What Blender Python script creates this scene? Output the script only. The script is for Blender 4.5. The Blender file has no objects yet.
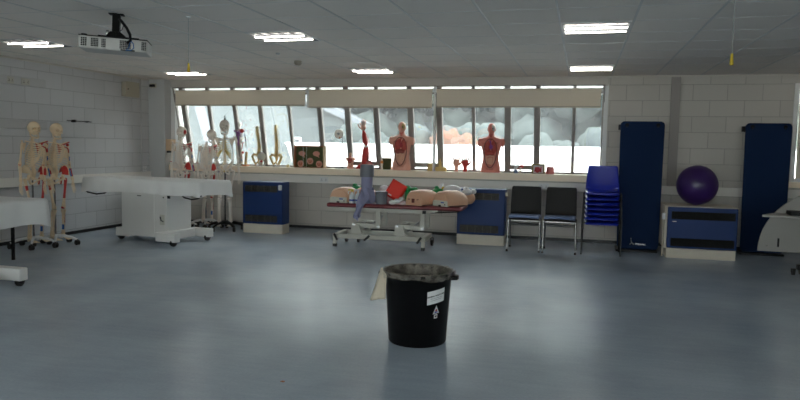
import bpy, bmesh, math, random
from mathutils import Vector, Matrix, Euler
PI = math.pi
COL = bpy.context.scene.collection
rnd = random.Random(7)

# ------------------------------------------------------------------ materials
def mat(name, col, rough=.6, metal=0, noise=0, nscale=20, bump=0, bscale=60, spec=.5, emit=None, estr=0,
        trans=0, coat=0, alpha=1, sheen=0, sss=0):
    m = bpy.data.materials.new(name); m.use_nodes = True
    nt = m.node_tree; b = nt.nodes['Principled BSDF']
    b.inputs['Base Color'].default_value = (*col, 1)
    b.inputs['Roughness'].default_value = rough
    b.inputs['Metallic'].default_value = metal
    b.inputs['Specular IOR Level'].default_value = spec
    b.inputs['Transmission Weight'].default_value = trans
    b.inputs['Coat Weight'].default_value = coat
    b.inputs['Alpha'].default_value = alpha
    b.inputs['Sheen Weight'].default_value = sheen
    if emit:
        b.inputs['Emission Color'].default_value = (*emit, 1); b.inputs['Emission Strength'].default_value = estr
    tc = nt.nodes.new('ShaderNodeTexCoord')
    if noise:
        n = nt.nodes.new('ShaderNodeTexNoise'); n.inputs['Scale'].default_value = nscale; n.inputs['Detail'].default_value = 4
        nt.links.new(tc.outputs['Object'], n.inputs['Vector'])
        r = nt.nodes.new('ShaderNodeMapRange'); r.inputs['To Min'].default_value = 1-noise; r.inputs['To Max'].default_value = 1+noise
        nt.links.new(n.outputs['Fac'], r.inputs['Value'])
        mx = nt.nodes.new('ShaderNodeVectorMath'); mx.operation = 'SCALE'; mx.inputs[0].default_value = col
        nt.links.new(r.outputs['Result'], mx.inputs['Scale']); nt.links.new(mx.outputs['Vector'], b.inputs['Base Color'])
    if bump:
        n = nt.nodes.new('ShaderNodeTexNoise'); n.inputs['Scale'].default_value = bscale; n.inputs['Detail'].default_value = 3
        nt.links.new(tc.outputs['Object'], n.inputs['Vector'])
        bp = nt.nodes.new('ShaderNodeBump'); bp.inputs['Strength'].default_value = bump; bp.inputs['Distance'].default_value = .01
        nt.links.new(n.outputs['Fac'], bp.inputs['Height']); nt.links.new(bp.outputs['Normal'], b.inputs['Normal'])
    return m

def block_mat(name, axis, col, off=(0, 0)):
    """painted blockwork: 450 x 225.7 mm courses, joints in relief"""
    m = mat(name, col, .55)
    nt = m.node_tree; b = nt.nodes['Principled BSDF']
    tc = nt.nodes.new('ShaderNodeTexCoord'); sx = nt.nodes.new('ShaderNodeSeparateXYZ'); cx = nt.nodes.new('ShaderNodeCombineXYZ')
    nt.links.new(tc.outputs['Object'], sx.inputs[0])
    ax = nt.nodes.new('ShaderNodeMath'); ax.inputs[1].default_value = 20+off[0]
    az = nt.nodes.new('ShaderNodeMath'); az.inputs[1].default_value = -.0725+.2257*20+off[1]
    nt.links.new(sx.outputs[axis], ax.inputs[0]); nt.links.new(sx.outputs['Z'], az.inputs[0])
    nt.links.new(ax.outputs[0], cx.inputs['X']); nt.links.new(az.outputs[0], cx.inputs['Y'])
    br = nt.nodes.new('ShaderNodeTexBrick')
    br.inputs['Scale'].default_value = 1; br.inputs['Brick Width'].default_value = .45; br.inputs['Row Height'].default_value = .2257
    br.inputs['Mortar Size'].default_value = .0045; br.inputs['Mortar Smooth'].default_value = .3; br.offset = .5
    br.inputs['Bias'].default_value = 0
    br.inputs['Color1'].default_value = (*[c*1.03 for c in col], 1); br.inputs['Color2'].default_value = (*[c*.96 for c in col], 1)
    br.inputs['Mortar'].default_value = (*[c*.66 for c in col], 1)
    nt.links.new(cx.outputs[0], br.inputs['Vector']); nt.links.new(br.outputs['Color'], b.inputs['Base Color'])
    n = nt.nodes.new('ShaderNodeTexNoise'); n.inputs['Scale'].default_value = 90
    nt.links.new(tc.outputs['Object'], n.inputs['Vector'])
    h = nt.nodes.new('ShaderNodeMath'); h.operation = 'MULTIPLY_ADD'; h.inputs[1].default_value = -1.0
    ns = nt.nodes.new('ShaderNodeMath'); ns.operation = 'MULTIPLY'; ns.inputs[1].default_value = .25
    nt.links.new(n.outputs['Fac'], ns.inputs[0]); nt.links.new(br.outputs['Fac'], h.inputs[0]); nt.links.new(ns.outputs[0], h.inputs[2])
    bp = nt.nodes.new('ShaderNodeBump'); bp.inputs['Strength'].default_value = .6; bp.inputs['Distance'].default_value = .005
    nt.links.new(h.outputs[0], bp.inputs['Height']); nt.links.new(bp.outputs['Normal'], b.inputs['Normal'])
    return m

def floor_mat():
    m = mat('blue_grey_vinyl', (.255, .33, .405), .3)
    nt = m.node_tree; b = nt.nodes['Principled BSDF']; L = nt.links.new
    tc = nt.nodes.new('ShaderNodeTexCoord')
    n1 = nt.nodes.new('ShaderNodeTexNoise'); n1.inputs['Scale'].default_value = 1.3; n1.inputs['Detail'].default_value = 6
    n2 = nt.nodes.new('ShaderNodeTexNoise'); n2.inputs['Scale'].default_value = 55; n2.inputs['Detail'].default_value = 3
    mp = nt.nodes.new('ShaderNodeMapping'); mp.inputs['Rotation'].default_value = (0, 0, -.5); mp.inputs['Scale'].default_value = (1.5, 9, 1)
    n3 = nt.nodes.new('ShaderNodeTexNoise'); n3.inputs['Scale'].default_value = 2.2; n3.inputs['Detail'].default_value = 5
    L(tc.outputs['Object'], n1.inputs['Vector']); L(tc.outputs['Object'], n2.inputs['Vector'])
    L(tc.outputs['Object'], mp.inputs['Vector']); L(mp.outputs['Vector'], n3.inputs['Vector'])
    a = nt.nodes.new('ShaderNodeMath'); a.operation = 'MULTIPLY_ADD'; a.inputs[1].default_value = .62
    L(n1.outputs['Fac'], a.inputs[0])
    a2 = nt.nodes.new('ShaderNodeMath'); a2.operation = 'MULTIPLY_ADD'; a2.inputs[1].default_value = .18
    L(n3.outputs['Fac'], a2.inputs[0])
    a3 = nt.nodes.new('ShaderNodeMath'); a3.operation = 'MULTIPLY'; a3.inputs[1].default_value = .2
    L(n2.outputs['Fac'], a3.inputs[0]); L(a3.outputs[0], a2.inputs[2]); L(a2.outputs[0], a.inputs[2])
    cr = nt.nodes.new('ShaderNodeValToRGB')
    cr.color_ramp.elements[0].position = .34; cr.color_ramp.elements[0].color = (.32, .385, .46, 1)
    cr.color_ramp.elements[1].position = .66; cr.color_ramp.elements[1].color = (.46, .53, .61, 1)
    L(a.outputs[0], cr.inputs['Fac']); L(cr.outputs['Color'], b.inputs['Base Color'])
    rr = nt.nodes.new('ShaderNodeMapRange'); rr.inputs['From Min'].default_value = .35; rr.inputs['From Max'].default_value = .65
    rr.inputs['To Min'].default_value = .24; rr.inputs['To Max'].default_value = .40
    b.inputs['Roughness'].default_value = .26; nt.nodes.remove(rr)
    bp = nt.nodes.new('ShaderNodeBump'); bp.inputs['Strength'].default_value = .12; bp.inputs['Distance'].default_value = .01
    return m

def tile_mat():
    m = mat('ceiling_tile', (.8, .8, .8), .9)
    nt = m.node_tree; b = nt.nodes['Principled BSDF']; L = nt.links.new
    tc = nt.nodes.new('ShaderNodeTexCoord'); mp = nt.nodes.new('ShaderNodeMapping')
    mp.inputs['Location'].default_value = (.218+30, -.059+30, 0)
    L(tc.outputs['Object'], mp.inputs['Vector'])
    br = nt.nodes.new('ShaderNodeTexBrick'); br.offset = 0; br.inputs['Scale'].default_value = 1
    br.inputs['Brick Width'].default_value = .6; br.inputs['Row Height'].default_value = .6; br.inputs['Mortar Size'].default_value = .004
    br.inputs['Color1'].default_value = (.90, .84, .78, 1); br.inputs['Color2'].default_value = (.86, .80, .745, 1)
    br.inputs['Mortar'].default_value = (.55, .53, .51, 1)
    L(mp.outputs['Vector'], br.inputs['Vector']); L(br.outputs['Color'], b.inputs['Base Color'])
    n = nt.nodes.new('ShaderNodeTexNoise'); n.inputs['Scale'].default_value = 180; L(tc.outputs['Object'], n.inputs['Vector'])
    bp = nt.nodes.new('ShaderNodeBump'); bp.inputs['Strength'].default_value = .3; bp.inputs['Distance'].default_value = .004
    L(n.outputs['Fac'], bp.inputs['Height']); L(bp.outputs['Normal'], b.inputs['Normal'])
    return m

def glass_mat(name='window_glass', refl=.10, dust=.030, tint=(.9, .96, .97)):
    m = bpy.data.materials.new(name); m.use_nodes = True; nt = m.node_tree; nt.nodes.clear(); L = nt.links.new
    o = nt.nodes.new('ShaderNodeOutputMaterial'); t = nt.nodes.new('ShaderNodeBsdfTransparent'); t.inputs[0].default_value = (*tint, 1)
    g = nt.nodes.new('ShaderNodeBsdfGlossy'); g.inputs['Roughness'].default_value = .02
    mx = nt.nodes.new('ShaderNodeMixShader'); f = nt.nodes.new('ShaderNodeFresnel'); f.inputs['IOR'].default_value = 1.5
    a = nt.nodes.new('ShaderNodeMath'); a.inputs[1].default_value = refl
    L(f.outputs[0], a.inputs[0]); L(a.outputs[0], mx.inputs[0]); tl = nt.nodes.new('ShaderNodeBsdfTranslucent'); tl.inputs[0].default_value = (.9, .93, .95, 1)
    m2 = nt.nodes.new('ShaderNodeMixShader'); n = nt.nodes.new('ShaderNodeTexNoise'); n.inputs['Scale'].default_value = 3.5; n.inputs['Detail'].default_value = 5
    tc = nt.nodes.new('ShaderNodeTexCoord'); L(tc.outputs['Object'], n.inputs['Vector'])
    r = nt.nodes.new('ShaderNodeMapRange'); r.inputs['To Min'].default_value = .005; r.inputs['To Max'].default_value = dust*2; L(n.outputs['Fac'], r.inputs['Value']); L(r.outputs[0], m2.inputs[0])
    L(t.outputs[0], m2.inputs[1]); L(tl.outputs[0], m2.inputs[2])
    L(m2.outputs[0], mx.inputs[1]); L(g.outputs[0], mx.inputs[2]); L(mx.outputs[0], o.inputs[0])
    return m

def film_mat(name, col, opacity=.3, rough=.15):
    m = bpy.data.materials.new(name); m.use_nodes = True; nt = m.node_tree; nt.nodes.clear(); L = nt.links.new
    o = nt.nodes.new('ShaderNodeOutputMaterial'); t = nt.nodes.new('ShaderNodeBsdfTransparent')
    g = nt.nodes.new('ShaderNodeBsdfPrincipled'); g.inputs['Base Color'].default_value = (*col, 1); g.inputs['Roughness'].default_value = rough
    mx = nt.nodes.new('ShaderNodeMixShader'); n = nt.nodes.new('ShaderNodeTexNoise'); n.inputs['Scale'].default_value = 22; n.inputs['Detail'].default_value = 5
    tc = nt.nodes.new('ShaderNodeTexCoord'); L(tc.outputs['Object'], n.inputs['Vector'])
    r = nt.nodes.new('ShaderNodeMapRange'); r.inputs['From Min'].default_value = .35; r.inputs['From Max'].default_value = .65
    r.inputs['To Min'].default_value = opacity*.4; r.inputs['To Max'].default_value = min(1, opacity*1.6)
    L(n.outputs['Fac'], r.inputs['Value']); L(r.outputs[0], mx.inputs[0]); L(t.outputs[0], mx.inputs[1]); L(g.outputs[0], mx.inputs[2]); L(mx.outputs[0], o.inputs[0])
    return m

M = dict(
    floor=floor_mat(), tile=tile_mat(),
    wall_l=block_mat('painted_blockwork_left', 'Y', (.58, .58, .59), (.09, 0)),
    wall_b=block_mat('painted_blockwork_back', 'X', (.53, .495, .45), (.10, 0)),
    plaster=mat('painted_plaster', (.52, .52, .52), .7, bump=.1), bulk=mat('bulkhead_paint', (.58, .54, .49), .65, noise=.03, nscale=1.2),
    tbar=mat('grid_bar_white', (.70, .68, .66), .6), sill=mat('cream_sill_paint', (.95, .80, .62), .4, noise=.03, nscale=3),
    trunk=mat('white_trunking', (.78, .75, .70), .45), skirt=mat('black_skirting', (.012, .013, .016), .45),
    frame=mat('anodised_window_frame', (.30, .27, .25), .4, metal=.5), frame_w=mat('white_window_lining', (.78, .78, .77), .5),
    glass=glass_mat(), blind=mat('cream_blind_fabric', (.78, .69, .56), .9, noise=.03, nscale=40), blind_bar=mat('blind_bar', (.42, .36, .28), .6),
    column=mat('grey_brown_steel', (.33, .30, .28), .6), tube=mat('fluorescent_tube', (1, 1, 1), .4, emit=(1, .93, .82), estr=6),
    reflector=mat('lamp_reflector', (.09, .10, .12), .35, metal=0),
    lampframe=mat('lamp_white_frame', (.7, .7, .7), .5),
    sheet=mat('white_sheet', (.86, .85, .83), .8, noise=.05, nscale=4, bump=.35, bscale=7),
    white_metal=mat('white_enamel', (.80, .78, .75), .35, noise=.03, nscale=3), steel=mat('brushed_steel', (.5, .5, .5), .3, metal=1),
    chrome=mat('chrome', (.36, .35, .34), .22, metal=1), rubber=mat('black_rubber', (.012, .012, .012), .5), black=mat('black_plastic', (.008, .008, .009), .45, spec=.25),
    binb=mat('bin_black_plastic', (.003, .003, .0035), .42, spec=.18), liner=film_mat('clear_bin_liner', (.52, .46, .38), .24, .2), paper_bag=mat('beige_paper_towel', (.62, .54, .42), .85, bump=.3, bscale=25),
    label=mat('white_label', (.72, .72, .72), .5), ink=mat('label_ink', (.03, .03, .03), .6), red_ink=mat('red_ink', (.5, .08, .05), .6), blue_ink=mat('blue_ink', (.05, .09, .4), .6),
    bone=mat('bone_plastic', (.80, .63, .42), .5, noise=.12, nscale=18), bone_w=mat('pale_bone_plastic', (.82, .74, .66), .5, noise=.08, nscale=18),
    bone_y=mat('yellow_cartilage', (.66, .45, .10), .5), red=mat('muscle_red_paint', (.50, .025, .02), .5), blue=mat('muscle_blue_paint', (.03, .14, .45), .5),
    tooth=mat('tooth_white', (.72, .66, .54), .35), purple=mat('vessel_purple', (.25, .06, .28), .5),
    heater=mat('heater_blue_enamel', (.003, .026, .125), .45, spec=.3), grille=mat('heater_grille', (.007, .007, .007), .7, spec=.2), grille_l=mat('grille_slat', (.075, .066, .055), .45),
    plinth=mat('cream_plinth', (.64, .58, .49), .7, noise=.08, nscale=6), carcass=mat('cream_carcass', (.62, .55, .45), .6),
    matb=mat('blue_foam', (.002, .016, .058), .75, spec=.2, bump=.15, bscale=140), ball=mat('purple_vinyl', (.032, .008, .10), .33), eyelet=mat('eyelet_black', (.003, .003, .003), .6, spec=.15),
    chair_b=mat('black_polyprop', (.006, .005, .0045), .5, spec=.25), chair_blue=mat('blue_polyprop', (.006, .018, .33), .33), seat_sky_sheen=mat('grey_blue_sky_sheen', (.17, .24, .42), .7),  # seat blue is sky reflection put into the colour; eye model cup shares it
    legblk=mat('black_tube', (.01, .01, .01), .4), maroon=mat('maroon_vinyl', (.15, .012, .018), .38), cream_metal=mat('cream_powder_coat', (.52, .50, .44), .4),
    skin=mat('manikin_skin', (.72, .42, .27), .5, noise=.03), skin_t=mat('torso_skin', (.82, .42, .32), .45), skin_r=mat('torso_skin_red', (.74, .25, .20), .45), grey_panel=mat('grey_panel', (.64, .62, .54), .5),
    green=mat('green_plastic', (.01, .27, .07), .4), redbag=mat('red_nylon', (.78, .03, .012), .6, bump=.15), greyp=mat('grey_plastic', (.17, .175, .20), .45), lilac=mat('lilac_cloth', (.28, .28, .42), .85, bump=.3, bscale=20),
    lilac_d=mat('dark_lilac_cloth', (.14, .14, .20), .85, bump=.3, bscale=20), white=mat('white_plastic', (.72, .72, .72), .4), bottle=mat('translucent_bottle', (.65, .68, .70), .35), yellow=mat('yellow_plastic', (.65, .45, .03), .4),
    organ=mat('organ_brown_red', (.30, .05, .035), .4), lung=mat('lung_red', (.48, .07, .05), .45), liver=mat('liver_brown', (.16, .03, .02), .35), gut=mat('intestine_pink', (.85, .48, .34), .45), heart=mat('heart_red', (.4, .03, .04), .4),
    brain=mat('brain_pink', (.66, .32, .25), .5, bump=.6, bscale=80), brain_d=mat('brain_section', (.45, .13, .06), .5), board=mat('green_baize', (.075, .085, .03), .9), wood=mat('orange_wood', (.34, .12, .045), .5, noise=.2, nscale=9), wood_l=mat('light_wood', (.62, .44, .28), .55, noise=.08, nscale=9),
    cream_box=mat('beige_plastic', (.46, .42, .33), .5), proj=mat('projector_grey', (.50, .49, .47), .4), cable_b=mat('blue_cable', (.01, .10, .30), .4),
    orange=mat('orange_plastic', (.75, .25, .05), .5), gold=mat('olive_gold_frame', (.22, .16, .04), .45), pinkbox=mat('pink_plastic', (.55, .16, .15), .5),
    desk_w=mat('white_laminate', (.33, .315, .29), .4), pullyel=mat('pull_cord_yellow', (.62, .42, .02), .5), cord=mat('pull_cord', (.4, .4, .38), .7),
    ground=mat('pale_paving', (.62, .62, .60), .9, noise=.1, nscale=.6), render=mat('white_render', (.86, .87, .88), .9), roofm=mat('grey_roof', (.16, .17, .19), .8, noise=.1, nscale=1), darkwin=mat('dark_glazing', (.05, .06, .07), .2),
    leaf=mat('leaf_green', (.055, .068, .062), .9, noise=.45, nscale=5), leaf2=mat('leaf_blue_green', (.055, .068, .066), .9, noise=.45, nscale=4), leaf_o=mat('autumn_leaf', (.14, .065, .04), .9, noise=.3, nscale=2), bark=mat('bark', (.08, .06, .045), .9),
    cardw=mat('white_card', (.66, .67, .66), .6), grey_ink=mat('grey_print', (.30, .30, .30), .7), lead=mat('grey_cladding', (.065, .078, .082), .6),
)

# ------------------------------------------------------------------ mesh builder
class MB:
    def __init__(s): s.v = []; s.f = []; s.m = []
    def add(s, vs, fs, mi=0, X=None):
        o = len(s.v)
        s.v += [(X @ Vector(v)) if X else Vector(v) for v in vs]
        s.f += [[o+i for i in f] for f in fs]; s.m += [mi]*len(fs)
        return s
    def box(s, x0, x1, y0, y1, z0, z1, mi=0, X=None):
        vs = [(x, y, z) for x in (x0, x1) for y in (y0, y1) for z in (z0, z1)]
        return s.add(vs, [(0, 1, 3, 2), (4, 6, 7, 5), (0, 4, 5, 1), (2, 3, 7, 6), (0, 2, 6, 4), (1, 5, 7, 3)], mi, X)
    def rings(s, rings, mi=0, cap=True, X=None):
        n = len(rings[0]); vs = [p for r in rings for p in r]; fs = []
        for i in range(len(rings)-1):
            for j in range(n):
                k = (j+1) % n
                fs.append((i*n+j, i*n+k, (i+1)*n+k, (i+1)*n+j))
        if cap: fs.append(tuple(range(n-1, -1, -1))); fs.append(tuple((len(rings)-1)*n+j for j in range(n)))
        if callable(mi):
            for f in fs:
                c = sum((Vector(vs[i]) for i in f), Vector())/len(f); s.add([], [], 0)
            o = len(s.v); s.v += [(X @ Vector(v)) if X else Vector(v) for v in vs]
            for f in fs:
                s.f.append([o+i for i in f]); s.m.append(mi(sum((Vector(vs[i]) for i in f), Vector())/len(f)))
            return s
        return s.add(vs, fs, mi, X)
    def tube(s, pts, r, n=8, mi=0, X=None, cap=True, flat=1):
        pts = [Vector(p) for p in pts]; rs = r if isinstance(r, (list, tuple)) else [r]*len(pts)
        t0 = (pts[1]-pts[0]).normalized(); u = t0.orthogonal().normalized(); R = []
        for i, p in enumerate(pts):
            t = (pts[min(i+1, len(pts)-1)]-pts[max(i-1, 0)]).normalized()
            u = (u - t*u.dot(t)).normalized(); w = t.cross(u)
            R.append([p + (u*math.cos(2*PI*j/n)+w*flat*math.sin(2*PI*j/n))*rs[i] for j in range(n)])
        return s.rings(R, mi, cap, X)
    def cyl(s, a, b, r0, r1=None, n=16, mi=0, X=None): return s.tube([a, b], [r0, r0 if r1 is None else r1], n, mi, X)
    def lathe(s, prof, n=24, mi=0, X=None, cap=False, sx=1, sy=1):
        return s.rings([[(r*math.cos(2*PI*j/n)*sx, r*math.sin(2*PI*j/n)*sy, z) for j in range(n)] for r, z in prof], mi, cap, X)
    def ell(s, c, r, nu=16, nv=10, mi=0, X=None, fn=None):
        R = []
        for i in range(nv+1):
            a = -PI/2+PI*max(.02, min(nv-.02, i))/nv
            ring = []
            for j in range(nu):
                d = Vector((math.cos(a)*math.cos(2*PI*j/nu), math.cos(a)*math.sin(2*PI*j/nu), math.sin(a)))
                p = Vector((d.x*r[0], d.y*r[1], d.z*r[2]))
                if fn: p = fn(p, d)
                ring.append(Vector(c)+p)
            R.append(ring)
        return s.rings(R, mi, True, X)
    def prism(s, poly, a, b, plane='xz', mi=0, X=None):
        def P(p, d): return {'xz': (p[0], d, p[1]), 'xy': (p[0], p[1], d), 'yz': (d, p[0], p[1])}[plane]
        n = len(poly); vs = [P(p, a) for p in poly]+[P(p, b) for p in poly]
        fs = [tuple(range(n)), tuple(range(2*n-1, n-1, -1))]+[(i, n+i, n+(i+1) % n, (i+1) % n) for i in range(n)]
        return s.add(vs, fs, mi, X)
    def grid(s, fn, nu, nv, mi=0, X=None):
        vs = [fn(i/nu, j/nv) for i in range(nu+1) for j in range(nv+1)]; w = nv+1
        return s.add(vs, [(i*w+j, (i+1)*w+j, (i+1)*w+j+1, i*w+j+1) for i in range(nu) for j in range(nv)], mi, X)
    def build(s, name, mats, parent=None, bevel=0, seg=2, ang=35, solid=0, loc=None, rot=None, fix=True):
        me = bpy.data.meshes.new(name); me.from_pydata([tuple(v) for v in s.v], [], s.f)
        for m in (mats if isinstance(mats, (list, tuple)) else [mats]): me.materials.append(M[m] if isinstance(m, str) else m)
        for p, k in zip(me.polygons, s.m): p.material_index = k
        if fix:
            bm = bmesh.new(); bm.from_mesh(me); bmesh.ops.recalc_face_normals(bm, faces=bm.faces); bm.to_mesh(me); bm.free()
        for p in me.polygons: p.use_smooth = True
        me.set_sharp_from_angle(angle=math.radians(ang))
        o = bpy.data.objects.new(name, me); COL.objects.link(o)
        if parent: o.parent = parent
        if loc: o.location = loc
        if rot: o.rotation_euler = rot
        if solid:
            md = o.modifiers.new('solid', 'SOLIDIFY'); md.thickness = solid; md.offset = 0
        if bevel:
            md = o.modifiers.new('bevel', 'BEVEL'); md.width = bevel; md.segments = seg; md.limit_method = 'ANGLE'; md.angle_limit = math.radians(40)
        return o

def thing(name, label, cat, loc=(0, 0, 0), rz=0, group=None, sc=None):
    o = bpy.data.objects.new(name, None); COL.objects.link(o); o.empty_display_size = .1
    o.location = loc; o.rotation_euler = (0, 0, rz)
    if sc: o.scale = (sc, sc, sc)
    return tag(o, label, cat, group)
def tag(o, label, cat, group=None):
    o['label'] = label; o['category'] = cat
    if group: o['group'] = group
    return o
def struct(o): o['kind'] = 'structure'; return o
def copy_tree(o, parent=None):
    c = o.copy(); COL.objects.link(c)
    if parent: c.parent = parent
    for ch in list(o.children): copy_tree(ch, c)
    return c
def T(x=0, y=0, z=0): return Matrix.Translation((x, y, z))
def Rz(a): return Matrix.Rotation(a, 4, 'Z')
def Rx(a): return Matrix.Rotation(a, 4, 'X')
def Ry(a): return Matrix.Rotation(a, 4, 'Y')

# ------------------------------------------------------------------ room shell
XL, XR, YB, YF, ZC = -7.25, 4.8, 10.47, -3.0, 2.457
struct(MB().box(XL-.3, XR+.3, YF-.3, YB+.05, -.2, 0).build('floor', 'floor'))
struct(MB().box(XL-.2, XR+.2, YF-.2, YB+.3, ZC, ZC+.12).build('ceiling', 'tile'))
struct(MB().box(XL-.2, XL, YF-.2, YB+.3, 0, ZC).build('wall_left', 'wall_l'))
struct(MB().box(XR, XR+.2, YF-.2, YB+.3, 0, ZC).build('wall_right', 'wall_l'))
struct(MB().box(XL-.2, -6.4, YF-.2, YF, 0, ZC).box(4.2, XR+.2, YF-.2, YF, 0, ZC).box(-6.4, 4.2, YF-.2, YF, 0, .85).box(-6.4, 4.2, YF-.2, YF, 2.36, ZC).build('wall_front', 'wall_l'))
w3 = MB().box(-6.4, 4.2, YF-.12, YF-.06, .85, .91).box(-6.4, 4.2, YF-.12, YF-.06, 2.30, 2.36)  # window added behind the camera to give the room frontal light
for i in range(9): w3.box(-6.4+i*1.3175, -6.34+i*1.3175, YF-.12, YF-.06, .91, 2.30)
w3o = struct(w3.build('added_window_3', 'frame'))
for i in range(8): MB().box(-6.34+i*1.3175, -6.4+(i+1)*1.3175, YF-.093, YF-.087, .91, 2.30).build('pane', 'glass', w3o)
WX0, WX1, WZ0, WZ1 = -6.86, .30, .985, 2.335
V0, V1 = 2.79, 4.6
wb = MB()
wb.box(XL, WX0, YB, YB+.3, 0, ZC).box(WX0, WX1, YB, YB+.3, 0, .92).box(WX0, WX1, YB, YB+.3, WZ1, ZC)
wb.box(WX1, V0, YB, YB+.3, 0, ZC).box(V0, V1, YB, YB+.3, 0, WZ0).box(V0, V1, YB, YB+.3, WZ1, ZC).box(V1, XR, YB, YB+.3, 0, ZC)
struct(wb.build('wall_back', 'wall_b'))
# bulkhead strip over the window, corner column, steel column
struct(MB().box(-6.90, .34, YB-.035, YB, 2.315, ZC).build('trim_1', 'bulk', bevel=.004))
struct(MB().box(XL, -6.93, 10.28, YB, 0, ZC).build('wall_column', 'plaster', bevel=.006))
struct(MB().box(1.205, 1.33, YB-.03, YB, .85, ZC).build('trim_2', 'column'))
# ceiling grid bars (long ones wide, cross ones thin)
tb = MB(); x = -.218-.6*11
while x < XR:
    if x > XL: tb.box(x-.009, x+.009, YF, YB-.035, ZC-.004, ZC)
    x += .6
struct(tb.build('trim_3', 'tbar'))
tb = MB(); y = .059-.6*5
while y < YB-.05:
    if y > YF: tb.box(XL, XR, y-.004, y+.004, ZC-.002, ZC)
    y += .6
struct(tb.build('trim_4', 'tbar'))
struct(MB().box(XL, XR, YB-.05, YB-.035, ZC-.022, ZC).box(XL, XL+.02, YF, YB-.05, ZC-.022, ZC).build('trim_5', 'bulk'))
# skirtings
struct(MB().box(-6.93, XR, YB-.012, YB, 0, .045).box(-7.25, -6.918, 10.268, 10.28, 0, .045).build('baseboard_back', 'skirt'))
struct(MB().box(XL, XL+.012, YF, 10.28, 0, .045).build('baseboard_left', 'skirt'))
# dado trunking round the walls
struct(MB().box(-6.93, XR, YB-.05, YB, .757, .878).box(-6.93, XR, YB-.053, YB-.05, .772, .78)
       .build('trim_6', 'trunk', bevel=.004))
tk = MB().box(XL, XL+.05, YF, 10.28, .757, .878)
struct(tk.build('trim_7', 'trunk', bevel=.004))
struct(MB().box(XL, XL+.045, YF, 7.92, 1.527, 1.637).build('trim_8', 'plaster', bevel=.004))
struct(MB().box(XL, XL+.03, YF, 7.925, 2.103, 2.215).build('trim_9', 'plaster', bevel=.004))
# window sill board with deep ledge
struct(MB().box(-6.93, .36, YB-.09, 10.86, .90, 1.003).build('trim_10', 'sill', bevel=.006))
# reveal linings
struct(MB().box(-6.93, WX0+.01, YB-.012, YB+.42, 1.0, WZ1).box(WX1-.01, WX1+.05, YB-.012, YB+.42, 1.0, WZ1)
       .box(-6.93, WX1+.05, YB+.02, YB+.42, WZ1-.01, WZ1+.03).build('trim_11', 'frame_w', bevel=.003))

# ---- main window: leaning glazed screen (top at Y=10.44, bottom further out)
def gy(z): return 10.50+(2.03-z)*.25
win = MB()
zt, zb = 2.33, 1.0
xs = [-6.70, -6.21, -5.726, -5.251, -4.727, -4.187, -3.712, -3.197, -2.652, -2.169, -1.64, -1.118, -.658, -.128]
wide = {-4.727: .022, -4.187: .036, -3.712: .036, -2.652: .038, -2.169: .034, -1.118: .042, -.658: .036, -6.70: .04, -5.251: .034, -5.726: .03}
def bar(mb, x0, x1, z0, z1, d0=-.03, d1=.05):
    vs = [(x, gy(z)+d, z) for x in (x0, x1) for d in (d0, d1) for z in (z0, z1)]
    mb.add(vs, [(0, 1, 3, 2), (4, 6, 7, 5), (0, 4, 5, 1), (2, 3, 7, 6), (0, 2, 6, 4), (1, 5, 7, 3)])
frames = []
for x in xs:
    w = wide.get(x, .024); bar(win, x-w, x+w, zb, zt)
bar(win, WX0, WX1, zb, zb+.03); bar(win, WX0, WX1, 2.20, 2.235); bar(win, WX0, WX0+.02, zb, zt); bar(win, WX1-.03, WX1, zb, zt)
bar(win, WX0, WX1, zt-.01, zt)
wobj = struct(win.build('window_1', 'frame', bevel=.004))
# opening casements with a raised bottom rail
for (a, b) in ((-2.652, -2.169), (-1.118, -.658), (-3.712, -3.197)):
    c = MB(); bar(c, a+.03, b-.03, 1.055, 1.125, -.05, .03); bar(c, a+.03, a+.055, 1.12, 2.2, -.045, .03); bar(c, b-.055, b-.03, 1.12, 2.2, -.045, .03)
    c.box((a+b)/2-.05, (a+b)/2+.02, gy(1.1)-.075, gy(1.1)-.05, 1.085, 1.11)
    c.build('casement', 'frame', wobj)
allx = [WX0]+xs+[WX1]
for a, b in zip(allx[:-1], allx[1:]):
    g = MB(); bar(g, a, b, zb+.02, zt-.01, .005, .009); g.build('pane', 'glass', wobj)
# ---- second window at the far right, blind down
w2 = MB().box(V0, V0+.06, YB-.015, YB+.12, WZ0, WZ1).box(V1-.06, V1, YB-.015, YB+.12, WZ0, WZ1).box(V0+.06, V1-.06, YB-.015, YB+.12, WZ0, WZ0+.05).box(V0+.06, V1-.06, YB-.015, YB+.12, WZ1-.05, WZ1)
w2o = struct(w2.build('window_2', 'frame_w', bevel=.004))
MB().box(V0+.06, V1-.06, YB+.08, YB+.086, WZ0+.05, WZ1-.05).build('pane', 'glass', w2o)
struct(MB().box(V0-.04, V1+.04, YB-.07, YB+.1, WZ0-.08, WZ0-.0).build('trim_12', 'sill', bevel=.004))

# ---- roller blinds
def blind(x0, x1, z0, z1, label, yy=YB-.06, grp='cream roller blinds'):
    t = thing('roller_blind', label, 'blind', ((x0+x1)/2, yy, z1), 0, grp); w = (x1-x0)/2
    MB().tube([(-w, 0, 0), (w, 0, 0)], .022, 14).build('roller', 'blind', t)
    MB().box(-w+.01, w-.01, -.024, -.022, z0-z1, 0).build('fabric', 'blind', t)
    MB().box(-w+.01, w-.01, -.031, -.015, z0-z1-.022, z0-z1).build('bottom_bar', 'blind_bar', t, bevel=.003)
    for sgn in (-1, 1): MB().box(sgn*w-.006, sgn*w+.006, -.03, .06, -.03, .035).build('bracket', 'frame_w', t)
    return t
blind(-6.80, -4.375, 2.035, 2.256, 'leftmost cream roller blind, above the skeletons and spines')
blind(-4.335, -2.26, 2.005, 2.256, 'middle cream roller blind, above the brain display and pale torso')
blind(-2.21, .255, 2.015, 2.256, 'right-hand cream roller blind of the long window, above the red torso')
blind(V0+.07, V1-.03, 1.0, 2.28, 'cream roller blind lowered over the narrow window at far right', YB+.04)
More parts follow.
